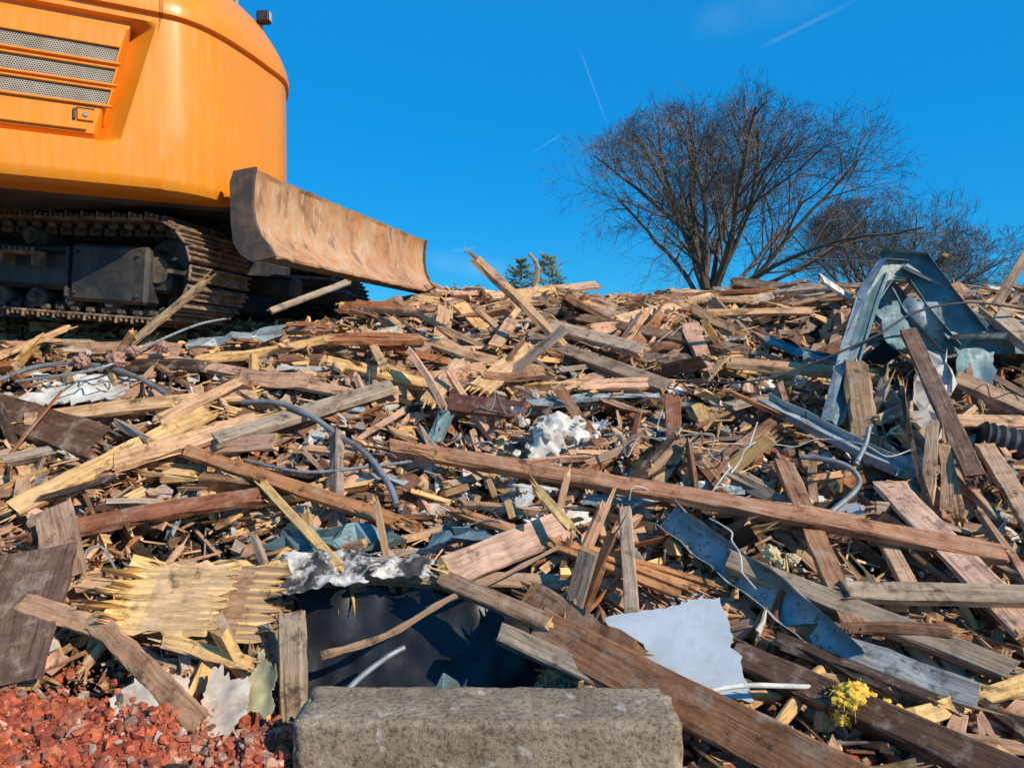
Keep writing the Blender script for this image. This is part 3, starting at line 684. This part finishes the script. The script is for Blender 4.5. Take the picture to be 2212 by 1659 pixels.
for v in bm.verts:
    n=noise.noise(v.co*9)*.006+noise.noise(v.co*28)*.004
    ed=sum(1 for a_,l in ((abs(v.co.x),.515),(abs(v.co.y),.11),(abs(v.co.z),.21)) if a_>l-.010)
    v.co+=v.co.normalized()*n
    if ed>=2: v.co-=Vector((math.copysign(1,v.co.x) if abs(v.co.x)>.5 else 0,math.copysign(1,v.co.y)*.6,math.copysign(1,v.co.z)*.6))*(max(0,noise.noise(v.co*18+Vector((5,5,5)))+.1)*.025)
me=bpy.data.meshes.new('concrete_block'); bm.to_mesh(me); bm.free(); me.materials.append(conc_mat())
ob=bpy.data.objects.new('concrete_block',me); ob.location=(-.065,2.03,.455); ob.rotation_euler=(0,0,math.radians(-.8)); COL.objects.link(ob)
me.polygons.foreach_set('use_smooth',[True]*len(me.polygons))

# ---------------------------------------------------------------- excavator
EXC=bpy.data.objects.new('excavator',None); COL.objects.link(EXC)
def orange():
    m,nt,b=newmat('orange_paint'); tc=N(nt,'ShaderNodeTexCoord')
    n1=noise_n(nt,tc.outputs['Object'],2.5,5,.6); n2=noise_n(nt,mapping(nt,tc.outputs['Object'],(30,30,3)),1,5,.6)
    c=mix(nt,(.82,.26,.007),(.76,.255,.014),ramp(nt,n1,[(.35,(0,0,0)),(.65,(1,1,1))]))
    c=mix(nt,c,(.66,.35,.10),ramp(nt,n2,[(.48,(0,0,0)),(.75,(.36,.36,.36))]))
    n3=noise_n(nt,mapping(nt,tc.outputs['Object'],(5,5,40)),1,4,.7)
    c=mix(nt,c,(.45,.25,.1),ramp(nt,n3,[(.60,(0,0,0)),(.75,(.4,.4,.4))]))
    nt.links.new(c,b.inputs['Base Color'])
    r=ramp(nt,n2,[(.3,(.28,)*3),(.7,(.5,)*3)]); nt.links.new(r,b.inputs['Roughness'])
    b.inputs['Specular IOR Level'].default_value=.45
    return m
M_or=orange()
M_dk=simple_mat('dark_chassis_paint',(.03,.03,.032),(.10,.075,.055),.5,6,.3)
M_dk2=simple_mat('dusty_dark_steel',(.06,.05,.045),(.22,.155,.10),.7,9,.5)
def trk():
    m,nt,b=newmat('worn_track_steel'); tc=N(nt,'ShaderNodeTexCoord')
    n1=noise_n(nt,tc.outputs['Object'],12,5,.7)
    c=ramp(nt,n1,[(.3,(.06,.04,.028)),(.5,(.26,.165,.10)),(.7,(.54,.38,.25))])
    nt.links.new(c,b.inputs['Base Color']); b.inputs['Roughness'].default_value=.65; b.inputs['Metallic'].default_value=.2
    bump(nt,b,n1,.5,.01); return m
M_tr=trk()
def blade_mat():
    m,nt,b=newmat('rusty_blade_steel'); tc=N(nt,'ShaderNodeTexCoord')
    n1=noise_n(nt,tc.outputs['Object'],3,6,.7,.4); n2=noise_n(nt,mapping(nt,tc.outputs['Object'],(40,40,6)),1,5,.7)
    c=ramp(nt,n1,[(.3,(.28,.12,.045)),(.48,(.58,.30,.13)),(.7,(.68,.45,.27))])
    c=mix(nt,c,(.75,.58,.43),ramp(nt,n2,[(.55,(0,0,0)),(.70,(.8,.8,.8))]))
    n3=noise_n(nt,mapping(nt,tc.outputs['Object'],(9,9,5)),1,3,.5)
    c=mix(nt,c,(.70,.22,.035),ramp(nt,n3,[(.55,(0,0,0)),(.68,(.6,.6,.6))]))
    c=mix(nt,c,(.16,.08,.045),ramp(nt,n3,[(.3,(.6,.6,.6)),(.4,(0,0,0))]))
    nt.links.new(c,b.inputs['Base Color']); b.inputs['Roughness'].default_value=.55; b.inputs['Metallic'].default_value=.1
    bump(nt,b,n2,.25,.005); return m
M_bl=blade_mat()
t_=Vector((.892,.452)); S0=Vector((-2.0,3.97))
out=[]; svals=[]
s=-2.2
while s<-1.0: out.append(S0+t_*s); svals.append(s); s+=.2
s=-1.0
while s<=.125: out.append(S0+t_*s); svals.append(s); s+=.01
ctrl=[(-1.893,4.024),(-1.79,4.10),(-1.70,4.235),(-1.625,4.45),(-1.56,4.72),(-1.525,5.0),(-1.65,5.38),(-1.92,5.8),(-2.3,6.1)]
CV=[Vector((a_,b_)) for a_,b_ in ctrl]
for i in range(len(CV)-1):
    p0=CV[i-1] if i else S0+t_*-.1; p1=CV[i];p2=CV[i+1];p3=CV[min(i+2,len(CV)-1)]
    for j in range(8):
        q=j/8
        if i==0 and j==0: continue
        out.append(.5*((2*p1)+(-p0+p2)*q+(2*p0-5*p1+4*p2-p3)*q*q+(-p0+3*p1-3*p2+p3)*q**3)); svals.append(9)
out+= [Vector((-2.3,6.1)),Vector((-2.6,6.15)),Vector((-4.5,5.15)),Vector((-4.55,5.0))]; svals+=[9]*4
NO=len(out)
nrm=[]
for i in range(NO):
    d=(out[(i+1)%NO]-out[i-1]); 
    if svals[i]<.1 and i>0: d=t_.copy()
    d.normalize(); nrm.append(Vector((d.y,-d.x)))
zl=[(2.54,.12),(2.545,.05),(2.56,.02),(2.6,.0)]
z=2.62
while z<3.46: zl.append((z,0)); z+=.01
zl+=[(3.465,0),(3.47,.012),(3.488,.012),(3.492,-.018),(3.53,-.02),(3.58,-.006),(3.64,.018),(3.72,.062),(3.80,.115),(3.88,.18),(3.95,.25),(4.01,.33),(4.06,.42),(4.10,.53),(4.13,.66)]
def recess(s,z):
    if s>.2: return 0.
    so=.011; sp=-.1
    zt=3.435; zb=2.775; pt=3.395; pb=2.795
    do=min((so-s),(zt-z),(z-zb)); dp=min((sp-s),(pt-z),(z-pb))
    if do<=0: return 0.
    if dp>0:
        return .026 if dp<.011 else .010
    if s>sp:
        w_=so-sp; return .12*min(1,(so-s)/w_)*min(1,(zt-z)/.03)*min(1,(z-zb)/.03)
    return .04
a=Acc()
for z,ins in zl:
    for i in range(NO):
        s_=svals[i]; sh=0
        if -1.01<s_<.2:
            w_=sm(-1.0,-.8,s_)*(1-sm(.015,.125,s_)); sh=.28*(max(2.7,min(3.5,z))-3.1)*w_
        q=out[i]+t_*sh-nrm[i]*(ins+(recess(s_,z) if 2.7<z<3.5 else 0)+(.02 if s_>8 else 0)*sm(2.9,2.54,z)); a.V.append((q.x,q.y,z))
nz=len(zl)
for j in range(nz-1):
    for i in range(NO):
        i2=(i+1)%NO; a.face((j*NO+i,j*NO+i2,(j+1)*NO+i2,(j+1)*NO+i),None,W3)
cen=Vector((-3.2,4.6,4.17)); a.V.append(cen); ci=len(a.V)-1
for i in range(NO): a.face(((nz-1)*NO+i,(nz-1)*NO+(i+1)%NO,ci),None,W3)
a.V.append((-3.2,4.6,2.54)); ci=len(a.V)-1
for i in range(NO): a.face(((i+1)%NO,i,ci),None,W3)
a.build('counterweight_and_engine_housing',[M_or],28,EXC)
def perf():
    m,nt,b=newmat('perforated_grille'); tc=N(nt,'ShaderNodeTexCoord')
    sx=N(nt,'ShaderNodeSeparateXYZ'); nt.links.new(tc.outputs['UV'],sx.inputs[0])
    def MT(op,x,y=None,z=None):
        n=N(nt,'ShaderNodeMath',operation=op)
        for k,q in enumerate((x,y,z)):
            if q is None: continue
            if isinstance(q,(int,float)): n.inputs[k].default_value=q
            else: nt.links.new(q,n.inputs[k])
        return n.outputs[0]
    px=.0115
    def cell(ox,oy):
        x=MT('FRACT',MT('ADD',MT('DIVIDE',sx.outputs[0],px),ox)); y=MT('FRACT',MT('ADD',MT('DIVIDE',sx.outputs[1],px*1.732),oy))
        x=MT('SUBTRACT',x,.5); y=MT('MULTIPLY',MT('SUBTRACT',y,.5),1.732)
        return MT('SQRT',MT('ADD',MT('MULTIPLY',x,x),MT('MULTIPLY',y,y)))
    d=MT('MINIMUM',cell(100,100),cell(100.5,100.5)); hole=MT('LESS_THAN',d,.36)
    n1=noise_n(nt,tc.outputs['Object'],15,4,.6)
    c=mix(nt,ramp(nt,n1,[(.3,(.36,.28,.2)),(.7,(.55,.47,.38))]),(.02,.015,.012),hole)
    nt.links.new(c,b.inputs['Base Color']); b.inputs['Roughness'].default_value=.6
    return m
M_pf=perf()
n2=Vector((t_.y,-t_.x,0)); t3=Vector((t_.x,t_.y,0)); S3=Vector((S0.x,S0.y,0))
def sp(s,z,o): return S3+t3*s+n2*o+Vector((0,0,z))
a=Acc(); fr=Acc()
for (zt,zb,se) in ((3.27,3.193,-.072),(3.155,3.078,-.092),(3.042,2.965,-.114)):
    x0=-1.0; q=len(a.V)
    for (s_,z_) in ((x0,zb),(se-.022,zb),(se,zt),(x0,zt)): a.V.append(sp(s_,z_,-.016+.008))
    a.face((q,q+1,q+2,q+3),[(x0,zb),(se-.012,zb),(se,zt),(x0,zt)],W3)
    zc=(zt+zb)/2
    for zz in (zt+.006,zb-.006): boxx(fr,sp((x0+se)/2,zz,-.006),(t3,n2,(0,0,1)),(se-x0+.005,.026,.012),bev=.003)
    dz=(Vector((0,0,1))*(zt-zb)+t3*.022).normalized()
    boxx(fr,sp(se-.008,zc,-.006),(dz,n2,t3),(zt-zb+.02,.026,.012),bev=.003)
    boxx(fr,sp(x0,zc,-.006),((0,0,1),n2,t3),(zt-zb+.02,.026,.012),bev=.003)
a.build('grille_mesh',[M_pf],None,EXC); fr.build('grille_frame',[M_or],None,EXC)
a=Acc(); boxx(a,sp(-.235,2.9,-.004),(t3,n2,(0,0,1)),(.075,.012,.06),bev=.003); a.build('latch_plate',[M_or],None,EXC)
a=Acc(); boxx(a,sp(-.285,2.90,-.004),(t3,n2,(0,0,1)),(.012,.016,.055),bev=.002); boxx(a,sp(-.235,2.932,-.003),(t3,n2,(0,0,1)),(.08,.016,.005)); a.build('latch_shadow_gap',[M_dk],None,EXC)
a=Acc(); cyl(a,sp(-.235,2.9,.004),n2,.012,.01,16); a.build('latch_lock',[M_pipe],40,EXC)
a=Acc(); boxx(a,sp(-.63,2.83,-.0),(t3,n2,(0,0,1)),(.8,.012,.02),bev=.004); a.build('panel_lower_trim',[M_or],None,EXC)
def lamp(c):
    a=Acc(); c=Vector(c)
    boxx(a,c,((1,0,0),(0,1,0),(0,0,1)),(.09,.07,.08),bev=.012); boxx(a,c+Vector((-.09,0,-.05)),((.9,0,.3),(0,1,0),(-.3,0,.9)),(.14,.03,.02),bev=.004)
    boxx(a,c+Vector((-.02,0,-.07)),((0,0,1),(0,1,0),(1,0,0)),(.1,.02,.02),bev=.004)
    a.build('work_lamp_body',[M_black],None,EXC)
    a=Acc(); boxx(a,c+Vector((.047,-.01,.0)),((0,0,1),(0,1,0),(1,0,0)),(.06,.05,.006),bev=.002); a.build('work_lamp_lens',[simple_mat('lamp_lens',(.5,.5,.5),(.3,.3,.3),.2)],None,EXC)
lamp((-1.69,5.1,3.97)); lamp((-1.90,5.05,4.05))
a=Acc(); tube(a,[(-2.3,5.2,4.06),(-2.1,5.15,4.06),(-1.95,5.1,3.98),(-1.78,5.1,3.90)],.012,6); a.build('lamp_bracket',[M_black],40,EXC)
a=Acc()
boxx(a,(-4.3,4.2,3.4),((t_.x,t_.y,0),(n2.x,n2.y,0),(0,0,1)),(1.3,.95,1.6),bev=.08); a.build('cab',[M_dk],None,EXC)
a=Acc()
for A_,B_,w_ in ((Vector((-4.3,5.0,3.0)),Vector((-5.6,4.3,5.2)),.32),(Vector((-5.6,4.3,5.2)),Vector((-7.3,3.5,5.0)),.26),(Vector((-7.3,3.5,5.0)),Vector((-8.0,3.15,3.0)),.2)):
    d=(B_-A_); boxx(a,(A_+B_)/2,(d.normalized(),n2,d.normalized().cross(n2)),(d.length+.1,.22,w_),bev=.02)
a.build('boom_and_arm',[M_or],None,EXC)
a=Acc()
boxx(a,(-8.0,3.15,2.75),(n2,t3,(0,0,1)),(.7,.5,.55),bev=.06); a.build('bucket',[M_dk2],None,EXC)
pit=math.radians(4.5); f2=Vector((.9816,-.1908,0)); la=Vector((.1908,.9816,0))
fw=(f2*math.cos(pit)+Vector((0,0,-math.sin(pit)))).normalized(); upv=la.cross(fw)*-1
if upv.z<0: upv=-upv
OR=Vector((-2.0,4.25,1.86))
def uc(s,l,z): return OR+fw*s+la*l+upv*z
def track(l0,pre):
    r=.275; sA=-.14; sB=-2.45; zc=.29
    L=sA-sB; tot=2*L+2*math.pi*r; n=int(tot/.105); pads=Acc(); chain=Acc()
    for i in range(n):
        d=tot*i/n
        if d<L: c=(sB+d,zc+r - .02*math.sin(math.pi*d/L)); ang=0
        elif d<L+math.pi*r: th=(d-L)/r; c=(sA+r*math.sin(th),zc+r*math.cos(th)); ang=-th
        elif d<2*L+math.pi*r: c=(sA-(d-L-math.pi*r),zc-r); ang=-math.pi
        else: th=(d-2*L-math.pi*r)/r; c=(sB-r*math.sin(th),zc-r*math.cos(th)); ang=-math.pi-th
        tx=fw*math.cos(ang)+upv*math.sin(ang)
        nx=upv*math.cos(ang)-fw*math.sin(ang)
        cc=uc(c[0],l0+.3,c[1])
        boxx(pads,cc+nx*.012,(la,tx,nx),(.6,.092,.016),bev=.004)
        for k,hh in ((-.036,.03),(0,.018),(.036,.018)): boxx(pads,cc+tx*k+nx*(.02+hh/2),(la,tx,nx),(.6,.012,hh),bev=.003)
        for dl in (-.09,.09):
            boxx(chain,cc+la*dl-nx*.035,(tx,la,nx),(.088,.035,.06),bev=.01)
        for dl in (-.2,.2):
            cyl(chain,cc+la*dl-nx*.006,nx,.012,.03,8)
        boxx(chain,cc-nx*.035,(la,tx,nx),(.26,.03,.03),bev=.008)
        boxx(chain,cc+la*-.2-nx*.02,(tx,la,nx),(.06,.03,.035),bev=.008)
    pads.build('track_shoes'+pre,[M_tr],None,EXC); chain.build('track_chain'+pre,[M_dk2],None,EXC)
    w=Acc()
    cyl(w,uc(sA,l0+.3,zc),la,.21,.1,28); cyl(w,uc(sA,l0+.3,zc),la,.08,.4,20); cyl(w,uc(sB,l0+.3,zc),la,.22,.1,28)
    for k in range(7): 
        cyl(w,uc(-.42-.27*k,l0+.16,.085),la,.06,.12,18); cyl(w,uc(-.42-.27*k,l0+.42,.085),la,.06,.12,18); cyl(w,uc(-.42-.27*k,l0+.12,.085),la,.035,.1,14)
    for s_ in (-1.02,-1.8): cyl(w,uc(s_,l0+.2,.46),la,.055,.2,18); cyl(w,uc(s_,l0+.12,.46),la,.03,.08,14)
    w.build('wheels_and_rollers'+pre,[M_dk2],40,EXC)
    b=Acc()
    boxx(b,uc(-1.3,l0+.3,.26),(fw,la,upv),(1.9,.40,.24),bev=.03)
    boxx(b,uc(-.42,l0+.3,.25),(fw,la,upv),(.52,.50,.34),bev=.02)
    boxx(b,uc(-.13,l0+.3,.25),(fw,la,upv),(.14,.36,.18),bev=.02)
    boxx(b,uc(-1.3,l0+.3,.39),(fw,la,upv),(1.7,.25,.06),bev=.02)
    for s_ in (-.22,-.64): 
        for z_ in (.13,.37): cyl(b,uc(s_,l0+.045,z_),la,.012,.02,8)
    boxx(b,uc(-.70,l0+.06,.25),(fw,la,upv),(.02,.04,.3),bev=.005)
    b.build('track_frame'+pre,[M_dk],None,EXC)
    st=Acc(); boxx(st,uc(-1.0,l0+.03,.345),(fw,la,upv),(.26,.10,.025),bev=.006); boxx(st,uc(-.89,l0+.04,.31),(fw,la,upv),(.02,.1,.08),bev=.004); boxx(st,uc(-1.11,l0+.04,.31),(fw,la,upv),(.02,.1,.08),bev=.004)
    for k in range(7): boxx(st,uc(-1.12+.04*k,l0-.018,.362),(fw,la,upv),(.014,.012,.018))
    st.build('foot_step'+pre,[M_tr],None,EXC)
track(0,'_near'); track(2.05,'_far')
a=Acc()
boxx(a,uc(-1.35,1.33,.33),(fw,la,upv),(2.1,1.4,.46),bev=.03)
cyl(a,uc(-1.35,1.3,.60),(0,0,1),.62,.20,40)
boxx(a,(-2.75,4.75,2.6),(t3,n2,(0,0,1)),(1.9,1.5,.16),bev=.02)
boxx(a,uc(-.25,1.0,.3),(fw,la,upv),(1.1,.16,.14),bev=.02); boxx(a,uc(-.25,1.9,.3),(fw,la,upv),(1.1,.16,.14),bev=.02)
boxx(a,uc(-.1,1.45,.38),(fw,la,upv),(.9,.1,.1),bev=.02)
a.build('chassis_and_turntable',[M_dk],30,EXC)
a=Acc(); boxx(a,uc(.12,.95,.5),(fw,la,upv),(.9,.3,.03),bev=.006); a.build('blade_arm_cover',[M_dk2],None,EXC)
prof=[(.015,.49),(.0,.465),(-.012,.38),(-.014,.29),(.0,.2),(.035,.12),(.085,.055),(.14,0),(.135,-.014),(.0,-.02),(-.06,.02),(-.10,.08),(-.118,.2),(-.122,.42),(-.10,.475)]
A0=Vector((-1.467,4.2,2.218)); B0=Vector((-.825,7.0,2.285)); d=(B0-A0); Lb=d.length; d.normalize(); nb=Vector((d.y,-d.x,0)).normalized()
a=Acc(); NS=60
for i in range(NS+1):
    p=A0+d*(Lb*i/NS)
    for k,(o,z) in enumerate(prof):
        wob=noise.noise(Vector((i*.25,k*.4,0)))*.006
        nick=max(0,noise.noise(Vector((i*.6,3.3,k)))-.1)*.02 if k in (0,7,8) else 0
        a.V.append(p+nb*(o+wob)+Vector((0,0,z+(wob if k in(7,8,0) else 0)+(nick if k>3 else -nick))))
K=len(prof)
for i in range(NS):
    for k in range(K):
        k2=(k+1)%K; a.face((i*K+k,(i+1)*K+k,(i+1)*K+k2,i*K+k2),None,W3,0 if k<8 or k>12 else 1)
a.face(tuple(range(K)),None,W3,1); a.face(tuple(NS*K+k for k in reversed(range(K))),None,W3,1)
M_end=simple_mat('dark_blade_side',(.07,.055,.045),(.2,.12,.07),.6,8,.4)
a.build('dozer_blade',[M_bl,M_end],25,EXC)
a=Acc()
for s_,e_ in ((0,.02),(Lb-.0,-.02)):
    p=A0+d*s_
    q=len(a.V); pr=[(.03,.5),(.02,.465),(.008,.38),(.006,.29),(.02,.2),(.055,.12),(.11,.055),(.15,-.005),(.0,-.03),(-.07,.01),(-.115,.08),(-.13,.2),(-.135,.42),(-.11,.485)]
    for dd in (-.012,.012):
        for o,z in pr: a.V.append(p+d*dd+nb*o+Vector((0,0,z)))
    k_=len(pr); a.face(tuple(q+i for i in range(k_)),None,W3); a.face(tuple(q+k_+i for i in reversed(range(k_))),None,W3)
    for i in range(k_): a.face((q+(i+1)%k_,q+i,q+k_+i,q+k_+(i+1)%k_),None,W3)
a.build('blade_end_plate',[M_end],None,EXC)

# ---------------------------------------------------------------- trees
M_bark=simple_mat('bark',(.16,.115,.08),(.08,.058,.045),.9,4,.3)
class Seg:
    def __init__(s): s.V=[];s.F=[]
    def tube(s,pts,rs,k):
        q=len(s.V)
        nrm=None
        for i,p in enumerate(pts):
            d=(pts[min(i+1,len(pts)-1)]-pts[max(i-1,0)]).normalized()
            nrm=d.orthogonal().normalized() if nrm is None else (nrm-d*nrm.dot(d)).normalized()
            b=d.cross(nrm)
            for a in range(k):
                th=6.2832*a/k; s.V.append(p+nrm*(math.cos(th)*rs[i])+b*(math.sin(th)*rs[i]))
        for i in range(len(pts)-1):
            for a in range(k):
                b=(a+1)%k; s.F.append((q+i*k+a,q+i*k+b,q+(i+1)*k+b,q+(i+1)*k+a))
def bare_tree(name,base,trunk,hgt,rx,seed,limbs=8,minr=.007,r0=.3,dens=1.):
    random.seed(seed); sg=Seg(); base=Vector(base); top=base+Vector((0,0,trunk))
    cz=base.z+trunk+(hgt-trunk)*.22
    zt=base.z+hgt-cz; zb_=cz-(base.z+trunk*.75)
    def env(p):
        q=p-Vector((base.x,base.y,cz)); return (q.x/rx)**2+(q.y/rx)**2+(q.z/(zt if q.z>0 else zb_))**2
    def grow(p,d,L,r,lv):
        n={1:10,2:7,3:5,4:4,5:3}[lv]; pts=[p.copy()]; rs=[r]; step=L/n
        for i in range(n):
            d=(d+Vector((G(0,1),G(0,1),G(0,1)))*(.10 if lv<3 else .14)+Vector((0,0,.02 if lv<3 else .0))).normalized()
            p=p+d*step
            lim=1.0+.45*noise.noise(p*.45+Vector((seed,0,0)))
            if env(p)>lim*(1.1 if lv>3 else 1) and i>0: break
            pts.append(p.copy()); rs.append(max(minr*.7,r*(1-.72*(i+1)/n)))
        if len(pts)<2: return
        sg.tube(pts,rs,{1:7,2:5,3:4}.get(lv,3))
        if lv>=5: return
        m=len(pts)-1; cnt=int({1:8,2:6,3:5,4:4}[lv]*dens*(len(pts)/(n+1))+.99)
        for c in range(cnt):
            f=(c+U(.2,1))/cnt; f=.2+.8*f; x=f*m; i=min(int(x),m-1); q=pts[i].lerp(pts[i+1],min(1,x-i)); dd=(pts[i+1]-pts[i]).normalized()
            ax=dd.orthogonal().normalized(); ax=Matrix.Rotation(U(0,6.283),3,dd)@ax
            nd=(Matrix.Rotation(U(.45,.95),3,ax)@dd)
            nd=(nd+Vector((0,0,.06))).normalized()
            base_l={1:3.6,2:2.0,3:1.15,4:.65}[lv]*rx/7.4
            grow(q,nd,base_l*U(.6,1.3)*(1.15-.45*f),max(minr,rs[i]*.5),lv+1)
    sg.tube([base,base+Vector((.05,0,trunk*.5)),top+Vector((0,0,.2))],[r0*1.25,r0,r0*.8],10)
    for i in range(limbs):
        az=6.283*i*.382+U(-.3,.3); el=(.12,.42,.75,1.1,1.35)[i%5]+U(-.12,.12)
        d=Vector((math.cos(az)*math.cos(el),math.sin(az)*math.cos(el),math.sin(el)))
        tt=.5
        while env(top+d*tt)<1 and tt<15: tt+=.25
        d0=(d+Vector((0,0,.25))).normalized()
        grow(top+Vector((0,0,U(-.6,.2))),d0,tt*1.04,r0*U(.36,.56),1)
    me=bpy.data.meshes.new(name); me.from_pydata([tuple(v) for v in sg.V],[],sg.F); me.materials.append(M_bark)
    ob=bpy.data.objects.new(name,me); COL.objects.link(ob); return ob
bare_tree('bare_tree',(8.0,30,0),4.3,11.7,8.5,12,17,.0065,.27)
bare_tree('bare_tree',(16.8,34,0),3.6,9.2,5.6,33,12,.0075,.2)
bare_tree('bare_shrub',(24,36,0),1.0,5.4,3.0,41,8,.008,.12,.9)
bare_tree('bare_shrub',(13,34,0),1.5,5.0,3.4,42,8,.008,.12,.9)
M_nd=simple_mat('conifer_needles',(.22,.2,.045),(.42,.32,.08),.8,2,.2)
def conifer(name,base,h,r,seed):
    random.seed(seed); a=Acc(); base=Vector(base)
    tube(a,[base,base+Vector((0,0,h))],lambda f,i:.12*(1-f*.9),6,W3,0,1)
    nl=22
    for i in range(nl):
        f=i/nl; z=.15*h+f*h*.85; rr=r*(1-f)**.7*U(.6,1.2)+.05
        for k in range(8):
            az=U(0,6.28); l=rr*U(.4,1.15); d=Vector((math.cos(az),math.sin(az),U(.0,.6)))
            for j in range(8):
                g=(j+1)/8; p=base+Vector((0,0,z+U(-.05,.05)))+d*l*g
                for _ in range(2):
                    dd=(d+Vector((G(0,.7),G(0,.7),G(.1,.5)))).normalized(); s_=dd.orthogonal().normalized()*.035
                    q=len(a.V); e=p+dd*U(.12,.35); a.V+= [p-s_,p+s_,e]; a.face((q,q+1,q+2),None,W3)
    return a.build(name,[M_nd])
conifer('pine_tree',(.45,36,0),6.9,2.2,5); conifer('pine_tree',(1.9,38,0),7.3,2.8,6)

# ---------------------------------------------------------------- light, sky
SUN_AZ=Vector((.78,-.63)).normalized(); EL=math.radians(33)
sd=Vector((SUN_AZ.x*math.cos(EL),SUN_AZ.y*math.cos(EL),math.sin(EL)))
sl=bpy.data.lights.new('sun','SUN'); sl.energy=5.0; sl.angle=math.radians(.5); sl.color=(1,.90,.74)
so=bpy.data.objects.new('sun',sl); so.rotation_euler=sd.to_track_quat('Z','Y').to_euler(); so.location=(20,-20,30); COL.objects.link(so)
w=bpy.data.worlds.new('World'); scene.world=w; w.use_nodes=True; nt=w.node_tree
bg=nt.nodes['Background']; sky=nt.nodes.new('ShaderNodeTexSky'); sky.sky_type='NISHITA'; sky.sun_disc=False
sky.sun_elevation=EL; sky.sun_rotation=math.atan2(SUN_AZ.x,SUN_AZ.y); sky.air_density=1; sky.dust_density=.2; sky.ozone_density=2.5; sky.altitude=300
hs=nt.nodes.new('ShaderNodeHueSaturation'); hs.inputs['Saturation'].default_value=1.55; hs.inputs['Value'].default_value=1.0; nt.links.new(sky.outputs[0],hs.inputs['Color'])
tint=mix(nt,hs.outputs[0],(.4,1.25,1.35),1.0,'MULTIPLY')
fin=mix(nt,tint,(.15,4.2,10.6),.56)
tc=nt.nodes.new('ShaderNodeTexCoord'); dirv=tc.outputs['Generated']
def VM(op,a_,b_=None):
    n=nt.nodes.new('ShaderNodeVectorMath'); n.operation=op
    nt.links.new(a_,n.inputs[0])
    if b_ is not None: n.inputs[1].default_value=b_
    return n.outputs['Value'] if op=='DOT_PRODUCT' else n.outputs[0]
def MR(v,a0,a1,b0,b1):
    n=nt.nodes.new('ShaderNodeMapRange'); n.interpolation_type='SMOOTHSTEP'; nt.links.new(v,n.inputs[0])
    for k,q in enumerate((a0,a1,b0,b1)): n.inputs[k+1].default_value=q
    return n.outputs[0]
def MM(op,a_,b_=None):
    n=nt.nodes.new('ShaderNodeMath'); n.operation=op; nt.links.new(a_,n.inputs[0])
    if b_ is not None:
        if isinstance(b_,float): n.inputs[1].default_value=b_
        else: nt.links.new(b_,n.inputs[1])
    return n.outputs[0]
cn=noise_n(nt,dirv,14,5,.65,.3)
cnm=MR(cn,.3,.65,.25,1.0)
for A_,B_,wd,st in (((.090,1.011,.432),(.126,1.008,.333),.0016,.16),((.0275,1.007,.288),(.066,1.008,.312),.0012,.22),((.34,1.011,.432),(.4656,1.012,.494),.004,.12),((.25,1.01,.46),(.42,1.01,.50),.03,.08),((-.12,1,.145),(.0,1,.125),.02,.22),((-.08,1,.155),(-.05,1,.158),.004,.2)):
    A_=Vector(A_).normalized();B_=Vector(B_).normalized(); nn=A_.cross(B_).normalized(); mm=(A_+B_).normalized(); half=A_.angle(B_)/2
    d1=MM('ABSOLUTE',VM('DOT_PRODUCT',dirv,nn)); m1=MR(d1,0,wd,1,0)
    m2=MR(VM('DOT_PRODUCT',dirv,mm),math.cos(half*1.25),math.cos(half*.4),0,1)
    f_=MM('MULTIPLY',MM('MULTIPLY',MM('MULTIPLY',m1,m2),cnm),st)
    fin=mix(nt,fin,(5.0,8.0,9.6),f_)
nt.links.new(fin,bg.inputs[0]); bg.inputs[1].default_value=.09

# ---------------------------------------------------------------- camera
cam=bpy.data.cameras.new('camera'); cam.sensor_width=36; cam.lens=26.0; cam.clip_end=3000; cam.clip_start=.05
co=bpy.data.objects.new('camera',cam); co.location=(0,0,1.6); co.rotation_euler=(math.radians(88.6),0,0); COL.objects.link(co); scene.camera=co
